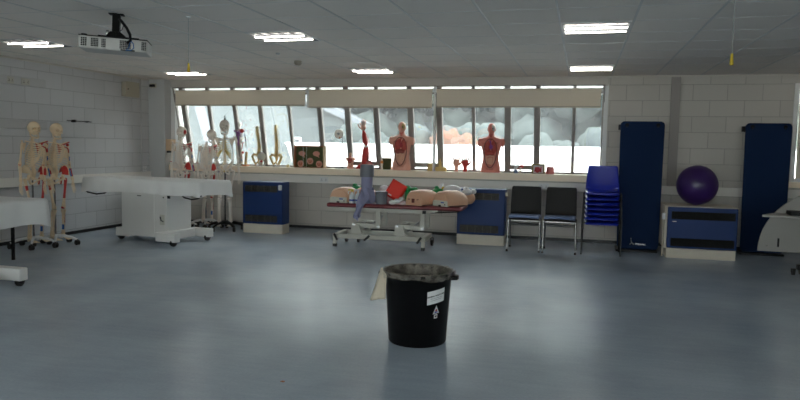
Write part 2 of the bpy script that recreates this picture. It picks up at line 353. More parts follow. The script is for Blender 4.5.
# metal hanging edge strips between blinds
struct(MB().box(-4.372, -4.338, YB-.05, YB+.03, 2.0, 2.32).build('trim_13', 'frame_w'))
struct(MB().box(-2.25, -2.222, YB-.05, YB+.03, 1.0, 2.32).build('trim_14', 'frame_w'))

# ------------------------------------------------------------------ ceiling lamps
def make_lamp(x, y, label):
    t = thing('ceiling_light', label, 'ceiling light', (x+.3, y+.3, ZC), 0, 'recessed fluorescent ceiling lights')
    f = MB(); w = .285
    for a in ((-w, w, -w, -w+.018), (-w, w, w-.018, w), (-w, -w+.018, -w+.018, w-.018), (w-.018, w, -w+.018, w-.018)): f.box(*a, -.010, 0)
    f.build('frame', 'lampframe', t, bevel=.002)
    r = MB()
    for k in (-1, 1):
        for i in range(8):
            a0 = -1+i/4; a1 = a0+.25
            z = lambda a: -.004-.0*a-.004*(1-a*a)*0-.0
            y0, y1 = k*.133+a0*.13, k*.133+a1*.13
            r.add([(-w+.018, y0, -.003-.010*a0*a0), (w-.018, y0, -.003-.010*a0*a0), (w-.018, y1, -.003-.010*a1*a1), (-w+.018, y1, -.003-.010*a1*a1)], [(0, 1, 2, 3)])
    r.build('reflector', 'reflector', t)
    l = MB()
    for i in range(1, 5): l.box(-w+i*.114-.001, -w+i*.114+.001, -w+.02, w-.02, -.016, -.004)
    l.build('louvre', 'reflector', t)
    for k in (-1, 1):
        tb = MB().tube([(-.262, k*.11, -.022), (.262, k*.11, -.022)], .0065, 10); tb.build('tube', 'tube', t)
    return t
ln = {(-.218, 6.059): 'ceiling light with two bright tubes nearest the pull cord, right of centre', (-.218, 9.059): 'ceiling light close above the right-hand blind',
      (-3.218, 6.059): 'ceiling light with two bright tubes in mid ceiling, right of the projector', (-3.218, 9.059): 'ceiling light close above the middle blind',
      (-6.218, 6.059): 'ceiling light at the far left, left of the projector', (-6.218, 9.059): 'ceiling light close above the leftmost blind, behind the yellow pull cord knob'}
first = None
for gx in (-6.218, -3.218, -.218, 2.782):
    for gyy in (9.059, 6.059, 3.059, .059, -2.341):
        if first is None: first = make_lamp(gx, gyy, ''); c = first
        else: c = copy_tree(first); c.location = (gx+.3, gyy+.3, ZC)
        c['label'] = ln.get((gx, gyy), 'ceiling light of the same kind in the nearer ceiling, outside the photo')

# ceiling bits
MBs = MB().lathe([(.001, -.055), (.03, -.055), (.045, -.04), (.05, -.015), (.05, 0)], 20, cap=True)
tag(MBs.build('smoke_detector', 'cream_box', loc=(-3.58, 8.23, ZC)), 'small round smoke detector on the ceiling above the leftmost blind', 'smoke detector')
tag(MB().lathe([(.001, -.02), (.018, -.02), (.03, 0)], 14, cap=True).build('ceiling_sensor', 'steel', loc=(-3.52, 7.5, ZC)), 'tiny metal ceiling sensor between the smoke detector and the lights', 'sensor')
def pull(x, y, z, label):
    t = thing('pull_cord', label, 'pull cord', (x, y, ZC), 0, 'ceiling pull cords with yellow knobs')
    MB().lathe([(.001, -.012), (.018, -.012), (.02, 0)], 16, cap=True).build('ceiling_rose', 'white', t)
    MB().tube([(0, 0, -.01), (0, 0, z-ZC+.07)], .0025, 6).build('cord', 'cord', t)
    MB().lathe([(.001, z-ZC+.075), (.008, z-ZC+.075), (.009, z-ZC+.05), (.012, z-ZC+.02), (.012, z-ZC), (.001, z-ZC-.004)], 14, cap=True).build('knob', 'pullyel', t)
pull(-3.30, 5.25, 1.985, 'yellow-knobbed pull cord hanging in front of the left end of the window')
pull(.945, 5.0, 1.955, 'yellow-knobbed pull cord hanging above the upright blue mats')

# ------------------------------------------------------------------ projector
pj = thing('ceiling_projector', 'grey ceiling projector hung on a black bracket at upper left', 'projector', (-3.86, 5.05, ZC), math.radians(30), sc=.86)
b = MB(); b.box(-.315, .315, -.15, .21, -.375, -.255)
body = b.build('housing', 'proj', pj, bevel=.012)
for (x0, x1) in ((-.29, -.235), (-.20, -.13), (-.105, -.065), (.06, .165), (.26, .305)):
    v = MB(); n = max(3, int((x1-x0)/.014))
    for i in range(n):
        for k in range(5):
            v.box(x0+i*(x1-x0)/n+.001, x0+(i+1)*(x1-x0)/n-.003, -.154, -.149, -.352+k*.0165, -.352+k*.0165+.0125)
    v.build('vent', 'grille', pj)
s = MB(); s.box(.07, .20, -.153, -.149, -.372, -.358, 0)
for i in range(4): s.box(.08+i*.03, .095+i*.03, -.156, -.152, -.37, -.36)
s.build('socket_panel', 'black', pj)
MB().box(-.315, .10, -.152, .19, -.256, -.247).box(.12, .315, -.152, .19, -.256, -.247).lathe([(.001, -.235), (.028, -.235), (.03, -.25)], 12, X=T(-.27, -.11, 0), cap=True).build('top_cover', 'black', pj, bevel=.004)
mnt = MB(); mnt.box(-.07, .07, -.05, .05, -.012, 0).box(-.035, .035, -.035, .035, -.20, -.01).box(-.16, .22, -.05, -.02, -.238, -.225).box(-.16, .22, .04, .07, -.238, -.225)
mnt.prism([(-.09, -.24), (.10, -.24), (.08, -.205), (.045, -.18), (-.045, -.18), (-.07, -.205)], -.06, .06).cyl((0, -.065, -.205), (0, .065, -.205), .012)
mnt.build('mount_bracket', 'eyelet', pj, bevel=.003)
MB().tube([(.03, -.04, -.05), (.06, -.06, -.08), (.11, -.09, -.14), (.15, -.13, -.21), (.16, -.165, -.27), (.13, -.18, -.30)], .014, 8).tube([(.03, -.05, -.06), (.06, -.08, -.07), (.08, -.09, -.12), (.07, -.09, -.16), (.03, -.08, -.19)], .004, 6).build('cable', 'black', pj)
MB().tube([(.16, -.165, -.27), (.19, -.18, -.30), (.195, -.18, -.34), (.17, -.17, -.362), (.12, -.16, -.365)], .005, 6).tube([(.16, -.165, -.27), (.155, -.19, -.31), (.15, -.18, -.34), (.12, -.16, -.365)], .004, 6).build('video_cable', 'cable_b', pj)
MB().ell((-.075, -.03, -.20), (.02, .03, .035), 10, 8).build('lens_cover', 'steel', pj)
pj.rotation_euler = (0, math.radians(2.5), math.radians(28))

# ------------------------------------------------------------------ wall fittings
def part_box(name, m, p, *a, bevel=.004): return MB().box(*a).build(name, m, p, bevel=bevel)
t = thing('wall_box', 'beige metal box fixed high on the left blockwork wall', 'wall box', (XL, 9.74, 2.12))
part_box('box_body', 'cream_box', t, 0, .075, -.17, .17, 0, .235); part_box('box_door', 'cream_box', t, .075, .09, -.175, .175, -.005, .24)
part_box('lock', 'black', t, .09, .095, -.13, -.11, .11, .125, bevel=.001)
t = thing('wall_sounder', 'small dark-faced sounder near the corner below the ceiling', 'alarm', (-7.15, 10.28, 2.31))
part_box('backplate', 'cream_box', t, -.065, .065, -.012, 0, 0, .075); part_box('face', 'black', t, -.05, .05, -.05, -.012, .015, .06, bevel=.008)
t = thing('pipe', 'thin grey vertical pipe running up the left wall near the corner', 'pipe', (XL+.02, 10.05, .88))
MB().tube([(0, 0, 0), (0, 0, 1.56)], .011, 10).build('conduit', 'plaster', t)
for z in (.3, .9, 1.4): MB().box(-.02, .012, -.018, .018, z, z+.02).build('clip', 'plaster', t)
def socket(loc, rz, label, w=.146, name='wall_socket', m='white', grp='white double wall sockets', hh=.086):
    t = thing(name, label, 'socket', loc, rz, grp)
    part_box('faceplate', m, t, -w/2, w/2, -.012, 0, 0, hh, bevel=.003)
    for k in (-1, 1):
        MB().box(k*w*.25-.012, k*w*.25-.006, -.014, -.0115, hh*.3, hh*.42).box(k*w*.25+.006, k*w*.25+.012, -.014, -.0115, hh*.3, hh*.42).box(k*w*.25-.003, k*w*.25+.003, -.014, -.0115, hh*.5, hh*.66).build('pin_holes', 'black', t)
        MB().box(k*w*.1-.005, k*w*.1+.005, -.017, -.0115, hh*.72, hh*.88).build('rocker', m, t, bevel=.001)
socket((-4.06, YB-.052, .775), 0, 'white double socket on the trunking above the left half of the couch')
socket((-.53, YB-.052, .775), 0, 'white double socket on the trunking behind the second black chair')
socket((XL+.052, 7.74, .775), PI/2, 'white double socket on the left wall trunking behind the skeletons')
socket((XL+.032, 7.31, 2.112), PI/2, 'grey single outlet on the high batten, the one further left', .1, m='cream_metal', grp='grey outlets on the high batten')
socket((XL+.032, 7.56, 2.112), PI/2, 'grey double outlet on the high batten, the one further right', .14, m='cream_metal', grp='grey outlets on the high batten')
socket((XL+.0, 10.15, .885), PI/2, 'white switch plate above the trunking by the corner pipe', .1, name='switch_plate', grp='switch')
t = thing('wall_rail', 'short black rail with a knob on the left wall', 'rail', (XL, 8.45, 1.67))
MB().tube([(.04, -.15, 0), (.04, .36, 0)], .006, 8).build('bar', 'black', t); MB().tube([(0, 0, 0), (.06, 0, 0)], .02, 12).tube([(0, .28, 0), (.05, .28, 0)], .01, 10).build('knob', 'black', t)
t = thing('wooden_box', 'small wooden box on the side of the corner column by the window', 'box', (-6.93, 10.375, 1.24))
part_box('box_body', 'wood_l', t, 0, .10, -.075, .075, 0, .2); part_box('latch', 'black', t, .02, .06, -.08, .02, -.035, 0)

# ------------------------------------------------------------------ heaters
def heater(loc, w, d, h, pl, label, cream_top=False):
    t = thing('heater', label, 'heater', loc, 0, 'blue fan heaters under the window wall')
    MB().box(.0, w, .02, d, 0, pl).build('plinth', 'plinth', t, bevel=.004)
    if cream_top:
        MB().box(-.03, w+.01, .03, .60, pl, h).box(-.03, w+.01, .0, .60, h, h+.012).build('casing', 'carcass', t, bevel=.004)
        MB().box(0, w, -.02, .03, pl+.01, h).build('front_panel', 'heater', t, bevel=.008)
    else:
        MB().box(0, w, .03, d, pl, h).build('casing', 'heater', t, bevel=.006)
        MB().box(0, w, -.0, .03, pl+.005, h-.003).build('front_panel', 'heater', t, bevel=.008)
    yf = -.02 if cream_top else 0
    for z0, z1 in ((h-.155, h-.055), (pl+.035, pl+.14)):
        g = MB().box(.045, w-.08 if not cream_top else w-.03, yf-.003, yf+.002, z0, z1)
        gr = g.build('grille', 'grille', t)
        sl = MB(); x1 = (w-.08 if not cream_top else w-.03)
        for i in range(7): sl.box(.045, x1, yf-.010, yf-.003, z0+.004+i*(z1-z0)/7, z0+.009+i*(z1-z0)/7)
        for i in range(1, 5): sl.box(.045+i*(x1-.045)/5-.003, .045+i*(x1-.045)/5+.003, yf-.011, yf-.003, z0, z1)
        sl.build('slats', 'grille_l' if not cream_top else 'grille', gr)
    return t
h1 = heater((-5.07, 9.55, 0), .665, .27, .80, .145, 'blue heater furthest left, beside the skeleton on the black stand')
MB().box(.615, .665, -.035, .0, .68, .76).build('thermostat', 'white', h1, bevel=.005)
h2 = heater((-1.69, 9.55, 0), .675, .27, .80, .145, 'blue heater between the couch and the black chairs')
MB().box(.675, .715, .05, .1, .70, .76).build('thermostat', 'cream_box', h2, bevel=.005)
h3 = heater((1.105, 9.33, 0), .83, .4, .665, .125, 'low wide blue heater with cream top under the purple ball', True)
MB().box(-.065, -.03, -.02, .05, .50, .58).build('thermostat', 'white', h3, bevel=.005)
MB().tube([(-.047, .02, .5), (-.047, .02, .02)], .008, 8).build('pipe', 'carcass', h3)
MB().box(.06, .105, -.023, -.0195, .475, .483).build('badge', 'steel', h3)
# exercise ball
t = thing('exercise_ball', 'large purple exercise ball resting on the low heater', 'exercise ball', (1.49, 9.66, .677))
def ridged(p, d): return p*(1+.0035*math.cos(d.z*70))
MB().ell((0, 0, .262), (.258, .258, .262), 64, 90, fn=ridged).build('ball_body', 'ball', t, ang=60)
MB().cyl((.0, .22, .40), (0, .235, .408), .012).build('valve', 'white', t)

# ------------------------------------------------------------------ mats
def text(body, size, m, parent, loc, rot=(PI/2, 0, 0), name='lettering', ext=.0006, align='LEFT', bold=0):
    c = bpy.data.curves.new(name, 'FONT'); c.body = body; c.size = size; c.extrude = ext; c.align_x = align; c.offset = bold
    o = bpy.data.objects.new(name+'_src', c); COL.objects.link(o)
    dg = bpy.context.evaluated_depsgraph_get(); me = bpy.data.meshes.new_from_object(o.evaluated_get(dg))
    bpy.data.objects.remove(o); n = bpy.data.objects.new(name, me); me.materials.clear(); me.materials.append(M[m]); COL.objects.link(n)
    n.parent = parent; n.location = loc; n.rotation_euler = rot
    return n
def rrect(w, h, r, n=8, x0=0, z0=0):
    P = []
    for cx, cz, a in ((w/2-r, h-r, 0), (-w/2+r, h-r, PI/2), (-w/2+r, r, PI), (w/2-r, r, 1.5*PI)):
        for i in range(n+1): P.append((x0+cx+r*math.cos(a+i*PI/2/n), z0+cz+r*math.sin(a+i*PI/2/n)))
    return P
def mat_and_rack(x, y, w, label, rlabel, logo):
    t = thing('exercise_mat', label, 'exercise mat', (x, y, .03), 0, 'blue exercise mats hung upright')
    W = w/2; h = 1.75; R = []; n = 40
    base = rrect(w, h, .06)
    b = MB(); b.prism([(px*(1-.05*(1-pz/h)), pz-(.012*math.cos(px/W*PI/2) if pz > h*.9 else 0)) for px, pz in base], -.013, .013)
    b.build('foam', 'matb', t, bevel=.006)
    for k in (-1, 1):
        MB().lathe([(.001, .004), (.012, .004), (.024, .004), (.026, 0)], 20, cap=True, X=T(k*(W-.085), -.014, h-.055) @ Rx(PI/2)).build('eyelet', 'eyelet', t)
    if logo:
        MB().tube([(-.10, -.0145, .06), (-.075, -.0145, .09), (-.085, -.0145, .13)], .008, 6, flat=.3).tube([(-.075, -.0145, .09), (-.045, -.0145, .065)], .008, 6, flat=.3).ell((-.085, -.0145, .145), (.008, .003, .008), 8, 6).build('emblem', 'steel', t)
        text('Theramat', .036, 'steel', t, (-.035, -.0145, .062), name='lettering')
    r = thing('mat_rack', rlabel, 'rack', (x, y+.10, 0), 0, 'black racks behind the mats')
    for k in (-1, 1):
        MB().box(k*(W-.06)-.015, k*(W-.06)+.015, 0, .03, .03, 1.70).build('upright', 'black', r)
        MB().tube([(k*(W-.085), .0, 1.69), (k*(W-.085), -.125, 1.70), (k*(W-.085), -.13, 1.715)], .008, 8).build('hook', 'black', r)
    MB().box(-W-.02, W-.02, -.01, .04, 1.66, 1.735).build('top_bar', 'black', r, bevel=.004)
    MB().box(-W+.0, W-.03, -.20, .2, 0, .028).build('base', 'black', r, bevel=.004)
mat_and_rack(.785, 9.78, .57, 'tall blue exercise mat hung beside the stacked blue chairs', 'black rack behind the mat beside the stacked blue chairs', True)
mat_and_rack(2.41, 10.10, .57, 'tall blue exercise mat hung right of the purple ball', 'black rack behind the mat right of the purple ball', False)

# ------------------------------------------------------------------ chairs
def shell(mb, w0, w1, prof, mi=0, th=.006, X=None, side=.05, n=10):
    """seat shell swept along prof [(y,z,halfwidth,curl)]"""
    def f(u, v):
        i = min(int(u*(len(prof)-1)), len(prof)-2); q = u*(len(prof)-1)-i
        a, b = prof[i], prof[i+1]; y, z, w, c = [a[k]*(1-q)+b[k]*q for k in range(4)]
        s = v*2-1; cu = abs(s)**3*c
        ty, tz = b[0]-a[0], b[1]-a[1]; L = math.hypot(ty, tz) or 1; ny, nz = -tz/L, ty/L
        if ny > 0 and abs(ny) > abs(nz): pass
        return (s*w, y-ny*cu*-1 if False else y+(-abs(ny))*cu, z+abs(nz)*cu)
    return mb.grid(f, (len(prof)-1)*3, n, mi, X)
CP = [(.225, .775, .175, .0), (.225, .76, .19, .01), (.215, .68, .197, .02), (.20, .59, .207, .03), (.185, .52, .212, .035), (.155, .455, .215, .03), (.10, .43, .215, .02), (0, .43, .215, .012), (-.12, .438, .213, .008), (-.18, .432, .208, .0), (-.205, .41, .195, .0)]
def black_chair(loc, rz, label):
    t = thing('side_chair', label, 'chair', loc, rz, 'black chairs against the trunking')
    prof = [(.235, .86, .185, 0), (.24, .84, .20, .01), (.23, .74, .203, .015), (.21, .62, .206, .02), (.19, .50, .208, .02), (.165, .455, .205, .01)]
    m = MB(); shell(m, 0, 0, prof); m.build('backrest', 'chair_b', t, solid=.014, bevel=.003)
    m = MB().box(-.205, .205, -.20, .19, .43, .465); m.build('seat', 'chair_b', t, bevel=.015, seg=3)
    m = MB()
    def sheen_skin(u, v):
        x = (u*2-1)*.20; y = -.205+v*.38
        return (x, y-.012*math.cos((u*2-1)*PI/2)*(1-v), .482+.012*math.cos((u*2-1)*PI/2)*(1-v)-.02*(1-v)**3+(-.012)*v)
    m.grid(sheen_skin, 12, 8); m.build('seat_sky_sheen', 'seat_sky_sheen', t, solid=.02)  # thin skin over the black seat, its blue a painted sky reflection
    for sx in (-1, 1):
        MB().tube([(sx*.212, -.19, .012), (sx*.205, -.185, .43), (sx*.19, -.165, .44)], .011, 10).build('leg', 'chrome', t)
        MB().tube([(sx*.212, .25, .012), (sx*.205, .17, .43), (sx*.195, .15, .44)], .011, 10).build('leg', 'chrome', t)
        MB().tube([(sx*.206, -.185, .40), (sx*.206, .175, .40)], .008, 8).build('side_rail', 'chrome', t)
        for yy in (-.19, .25): MB().lathe([(.001, 0), (.016, 0), (.014, .03)], 12, cap=True, X=T(sx*.212, yy, 0)).build('foot_cap', 'rubber', t)
    for zz, yy in ((.39, -.185), (.365, -.188), (.375, .18), (.34, .19)): MB().tube([(-.207, yy, zz), (.207, yy, zz)], .007, 8).build('crossbar', 'chrome', t)
black_chair((-.715, 9.32, 0), .01, 'black side chair with chrome legs, next to the middle heater')
black_chair((-.245, 9.32, 0), -.01, 'black side chair with chrome legs, next to the stacked blue chairs')
def blue_chair(label):
    t = thing('stacking_chair', label, 'chair', (0, 0, 0), 0, 'blue stacking chairs in one stack')
    m = MB(); shell(m, 0, 0, CP, n=14); m.build('seat_shell', 'chair_blue', t, solid=.007)
    for sx in (-1, 1):
        MB().tube([(sx*.20, -.11, .425), (sx*.225, -.115, .425), (sx*.232, -.125, .405), (sx*.245, -.185, .01)], .0105, 10).build('leg', 'legblk', t)
        MB().tube([(sx*.20, .09, .425), (sx*.225, .095, .425), (sx*.232, .105, .405), (sx*.245, .22, .01)], .0105, 10).build('leg', 'legblk', t)
    MB().tube([(-.20, -.11, .418), (.20, -.11, .418)], .0105, 8).tube([(-.20, .09, .418), (.20, .09, .418)], .0105, 8).tube([(-.2, -.11, .418), (-.2, .09, .418)], .0105, 8).tube([(.2, -.11, .418), (.2, .09, .418)], .0105, 8).build('seat_frame', 'legblk', t)
    return t
names = ['lowest of the stack, its legs on the floor', 'second from the bottom of the stack', 'third from the bottom of the stack', 'middle one of the stack, fourth from the bottom', 'fifth from the bottom of the stack', 'second from the top of the stack', 'topmost of the stack, its whole back showing']
c0 = None
for i, nm in enumerate(names):
    c = blue_chair('') if c0 is None else copy_tree(c0)
    if c0 is None: c0 = c
    c.location = (.285, 9.31-.006*i, i*.0655); c['label'] = 'blue plastic stacking chair, '+nm

# ------------------------------------------------------------------ dissecting tables
def drape_sheet(L, Wd, h, drop, seed=0, flare=.03):
    r = random.Random(seed); m = MB()
    n = 120; per = []
    def pt(s):
        P = [(-L/2, -Wd/2), (L/2, -Wd/2), (L/2, Wd/2), (-L/2, Wd/2)]
        ln = [L, Wd, L, Wd]; tot = sum(ln); d = s*tot
        for i in range(4):
            if d <= ln[i]+1e-9:
                a, b = P[i], P[(i+1) % 4]; q = d/ln[i]; return (a[0]+(b[0]-a[0])*q, a[1]+(b[1]-a[1])*q), i, q
            d -= ln[i]
        return P[0], 0, 0
    rings = []
    for lev, (sc, dz) in enumerate(((.965, .004), (1.0, 0), (1.004, -.02), (1.006, -drop*.5), (1.008, -drop))):
        ring = []
        for k in range(n):
            (x, y), i, q = pt(k/n); cr = .012*max(0, (lev-1))/3
            fold = math.sin(k*1.1+seed)*cr+math.sin(k*.37+seed*2)*cr
            corner = max(0, 1-min(q, 1-q)*(L if i % 2 == 0 else Wd)/.12)
            ex = (cr*1.2+flare*corner*max(0, lev-1)/3)
            nx, ny = x/(L/2), y/(Wd/2)
            l = math.hypot(x, y); dx = [0, 1, 0, -1][i]; dy = [-1, 0, 1, 0][i]
            zz = h+dz+((math.sin(k*.23+seed)*.012) if lev == 4 else 0)-(corner*.03 if lev == 4 else 0)
            ring.append((x*sc+dx*(fold+ex), y*(sc if sc < 1 else 1)+dy*(fold+ex), zz))
        rings.append(ring)
    m.rings(rings, 0, False)
    m.add(rings[0], [tuple(range(n))])
    return m
def castor(par, x, y, r=.05, name='castor', wd=.03, m='rubber', top=.12, yoke='black'):
    c = MB().cyl((x-wd/2, y, r), (x+wd/2, y, r), r, n=20).build(name, m, par)
    MB().cyl((x-wd/2-.002, y, r), (x+wd/2+.002, y, r), r*.45, n=12).box(x-wd/2-.008, x-wd/2-.003, y-.012, y+.012, r, top).box(x+wd/2+.003, x+wd/2+.008, y-.012, y+.012, r, top).box(x-wd/2-.008, x+wd/2+.008, y-.02, y+.02, top-.006, top).build('fork', yoke, c)
    return c
def dissect_table(loc, rz, L, W, h, label, slabel, seed, ped, feet, drop):
    t = thing('dissecting_table', label, 'table', loc, rz)
    part_box('table_top', 'white_metal', t, -L/2+.02, L/2-.02, -W/2+.02, W/2-.02, h-.05, h-.006, bevel=.01)
    px0, px1 = ped
    part_box('pedestal', 'white_metal', t, px0, px1, -.24, .24, .08, h-.05, bevel=.006)
    MB().box(px0+.03, px1-.22, -.246, -.24, .12, h-.19).build('access_panel', 'white_metal', t, bevel=.002)
    MB().box(px0+.30, px0+.37, -.25, -.244, h-.235, h-.225).box(px1-.06, px1-.045, -.25, -.244, h-.245, h-.23).build('slot', 'black', t)
    MB().box(px1-.12, px1-.04, -.246, -.24, .26, .40).build('lever_plate', 'grey_panel', t); MB().tube([(px1-.11, -.25, .37), (px1-.09, -.255, .32), (px1-.045, -.265, .31)], .008, 6).build('lever', 'black', t)
    for (fx0, fx1, fy0, fy1) in feet:
        MB().box(fx0, fx1, fy0, fy1, .055, .175).build('foot', 'white_metal', t, bevel=.01)
    s = drape_sheet(L, W, h, drop, seed).build('table_sheet', 'sheet', loc=loc, rot=(0, 0, rz), ang=80)
    tag(s, slabel, 'sheet')
    return t
# main table behind
mx, my, mr = -5.77, 8.33, math.radians(-9)
mt_ = dissect_table((mx, my, 0), mr, 2.08, .62, .872, 'white pedestal dissecting table on castors in front of three skeletons', 'white sheet draped over the table in front of the window skeletons', 3,
                    (-.40, .42), ((-.54, -.30, -.22, .22), (.36, .70, -.40, -.30), (.36, .70, .28, .38), (.36, .46, -.30, .28)), .19)
for (x, y) in ((-.50, -.15), (-.50, .15), (.63, -.35), (.63, .33)): castor(mt_, x, y, .055, top=.085)
for x0, x1 in ((-1.02, -.60), (.74, 1.06)):
    MB().tube([(x0, -.30, .68), (x0+.04, -.30, .655), ((x0+x1)/2, -.30, .635), (x1-.05, -.30, .655), (x1, -.30, .69)], .010, 8).build('strap', 'black', mt_)
MB().tube([(.42, -.26, .73), (.50, -.29, .66), (.50, -.29, .63)], .02, 8).build('bracket', 'black', mt_)
# near table at left
nl = dissect_table((-6.08, 5.06, 0), math.radians(-1), 2.28, .70, .82, 'white dissecting table nearest the camera at the left edge', 'white sheet draped over the near table at the left edge', 8,
                   (-.25, .45), ((.4, 1.05, -.33, -.23), (.4, 1.05, .10, .20), (.32, .42, -.3, .18)), .24)
for (x, y) in ((1.0, -.28), (1.0, .15), (-.2, -.2), (-.2, .2)): castor(nl, x, y, .045, top=.075)
t = thing('metal_stand', 'black upright post behind the near table at left', 'stand', (-6.27, 6.33, 0))
MB().box(-.014, .014, -.014, .014, 0, .70).build('post', 'black', t); MB().box(-.05, .05, -.05, .05, .70, .72).build('cap', 'black', t)

# ------------------------------------------------------------------ treatment couch
cr_ = math.radians(2.5)
tc_ = thing('treatment_couch', 'maroon-topped treatment couch on a cream wheeled frame below the window', 'couch', (-2.42, 9.02, 0), cr_)
MB().box(-.93, .93, -.33, .33, .545, .60).build('upholstery', 'maroon', tc_, bevel=.022, seg=3)
MB().box(-.86, .60, -.26, -.22, .495, .545).box(-.86, .60, .22, .26, .495, .545).box(-.86, -.82, -.22, .22, .495, .545).box(.56, .60, -.22, .22, .495, .545).build('top_frame', 'cream_metal', tc_, bevel=.003)
MB().tube([(.45, -.25, .50), (.88, -.27, .535)], .009, 8).box(.39, .44, -.27, -.25, .49, .53).build('gas_strut', 'black', tc_)
bx = MB().box(-.83, .42, -.29, -.25, .115, .175).box(-.83, .42, .20, .24, .115, .175).box(-.85, -.79, -.29, .24, .115, .175).box(.38, .44, -.29, .24, .115, .175)
bx.build('base_frame', 'cream_metal', tc_, bevel=.004)
for k, x0 in enumerate((-.56, .05)):
    for ya in (-.25, .14): MB().prism([(x0-.04, .17), (x0+.14, .17), (x0+.10, .22), (x0+.07, .33), (x0-.02, .33), (x0-.04, .30)], ya, ya+.05).build('pivot_bracket', 'cream_metal', tc_, bevel=.003)
    X = T(x0, 0, .305) @ Ry(math.radians(3))
    MB().box(-.0, .36, -.23, -.18, -.03, .03, X=X).box(-.0, .36, .12, .17, -.03, .03, X=X).box(.05, .1, -.18, .12, -.02, .02, X=X).build('lift_arm', 'cream_metal', tc_, bevel=.004)
    for xa, ya in ((.30, -.24), (.32, .13)): MB().box(x0+xa, x0+.37, ya, ya+.05, .27, .50).build('upright', 'cream_metal', tc_, bevel=.004)
    MB().cyl((x0+.0, -.26, .31), (x0, -.22, .31), .02).cyl((x0+.345, -.26, .29), (x0+.345, -.22, .29), .02).cyl((x0+.30, .16, .40), (x0+.1, -.05, .22), .016).build('pivot', 'steel', tc_)
for (x, y) in ((-.82, -.27), (.41, -.27)):
    MB().box(x-.022, x+.022, y-.025, y+.02, .03, .13).build('leg', 'cream_metal', tc_); MB().box(x-.025, x+.025, y-.028, y+.023, 0, .04).build('rubber_foot', 'rubber', tc_)
for (x, y) in ((-.62, .21), (.45, .21), (-.80, .21)): castor(tc_, x, y, .042, top=.115)
for x, a in ((-.80, -.5), (-.36, .8), (.36, .6)):
    MB().box(-.015, .015, -.02, .0, -.05, .05, X=T(x, -.30, .135) @ Ry(a)).build('pedal', 'rubber', tc_, bevel=.004)

def on_couch(x, y=0):  # couch local -> world
    return (-2.42+x*math.cos(cr_)-y*math.sin(cr_), 9.02+x*math.sin(cr_)+y*math.cos(cr_), .60)
# resuscitation manikins
def manikin(loc, rz, label, maskm, hole=False, masklabel=True, mask=True):
    t = thing('resuscitation_manikin', label, 'manikin', loc, rz, 'training manikins lying on the couch')
    rings = []
    for (y, w, h) in ((0, .135, .165), (.03, .145, .185), (.18, .15, .195), (.30, .15, .19), (.38, .15, .16), (.43, .11, .12), (.45, .06, .09)):
        ring = []
        for j in range(21):
            a = PI*j/20; ring.append((w*math.copysign(abs(math.cos(a))**.7, math.cos(a)), y, .012+h*math.sin(a)**.8 if 0 < j < 20 else .012))
        rings.append(ring)
    MB().rings(rings, 0).build('chest', 'skin', t, ang=50)
    ring0 = [(x*.98, -.006, z*.62 if z < .11 else .07) for x, y, z in rings[0]]
    pan = MB().prism([(-.13, .0), (.13, .0), (.128, .07), (.10, .078), (-.10, .078), (-.128, .07)], -.012, .03); po = pan.build('end_panel', 'skin' if hole else 'grey_panel', t, bevel=.006)
    if hole: MB().box(-.022, .022, -.016, -.008, .035, .09).box(-.09, -.06, -.014, -.008, .075, .085).box(.06, .09, -.014, -.008, .075, .085).build('socket_recess', 'liver', po)
    else:
        MB().box(-.02, .02, -.016, -.010, .0, .02).box(.085, .10, -.016, -.01, .02, .035).build('latch', 'black', po); MB().box(.02, .075, -.015, -.010, .045, .06).build('label_strip', 'blue_ink', po)
    MB().tube([(0, .43, .07), (0, .50, .075)], .045, 12).build('neck', 'skin', t)
    def face(p, d):
        q = Vector(p)
        if d.z > .3: q.z += .012*math.exp(-((d.x/.15)**2+((d.y+.1)/.25)**2)) - .008*math.exp(-(((abs(d.x)-.33)/.15)**2+((d.y-.12)/.15)**2))
        return q
    hd = MB().ell((0, .58, .085), (.072, .10, .085), 24, 18, fn=face).build('head', 'skin', t, ang=70)
    if mask:
        m = MB().ell((0, .53, .17), (.08, .07, .045), 16, 10).ell((-.02, .53, .21), (.04, .035, .035), 12, 8).ell((.07, .58, .18), (.05, .035, .035), 12, 8); m.build('face_mask', maskm, hd)
    return t
manikin((*on_couch(-.78, -.26)[:2], .60), -.15, 'training manikin torso furthest left on the couch with a green face mask', 'green')
manikin((*on_couch(.27, -.27)[:2], .60), -.45, 'training manikin torso with a socket in its flesh-coloured end, middle of couch', 'green', True)
manikin((*on_couch(.63, -.27)[:2], .60), -.55, 'training manikin torso furthest right on the couch with a white mask', 'white')
manikin((*on_couch(-.48, -.12)[:2], .60), .12, 'training manikin torso half hidden behind the two bottles', 'white', mask=False)
# green masks lying
def lumps(name, label, cat, loc, ells, m, grp=None, rz=0):
    mb = MB()
    for c, r in ells: mb.ell(c, r, 14, 10)
    return tag(mb.build(name, m, loc=loc, rot=(0, 0, rz), ang=80), label, cat, grp)
# resus bag (white) at right end: bag + valve
t = thing('resuscitation_bag', 'white squeeze bag with clear valve at the right end of the couch', 'resuscitation bag', (*on_couch(.72, .12)[:2], .60), -.35)
MB().ell((0, .02, .19), (.14, .075, .075), 20, 14).build('bag', 'white', t, ang=80)
MB().box(-.10, .12, -.06, .10, 0, .13).build('cushion', 'white', t, bevel=.03, seg=3)
MB().tube([(.13, .0, .17), (.19, -.02, .13), (.21, -.03, .08)], [.03, .02, .035], 12).build('valve', 'bottle', t)
MB().tube([(-.14, .02, .21), (-.17, .02, .22)], .025, 10).build('collar', 'yellow', t); MB().tube([(.17, -.02, .15), (.185, -.02, .13)], .03, 10).build('collar', 'yellow', t)
MB().prism([(-.30, .10), (-.18, .12), (-.14, .28), (-.19, .27)], -.01, .03).build('plastic_wrap', 'white', t, bevel=.01)
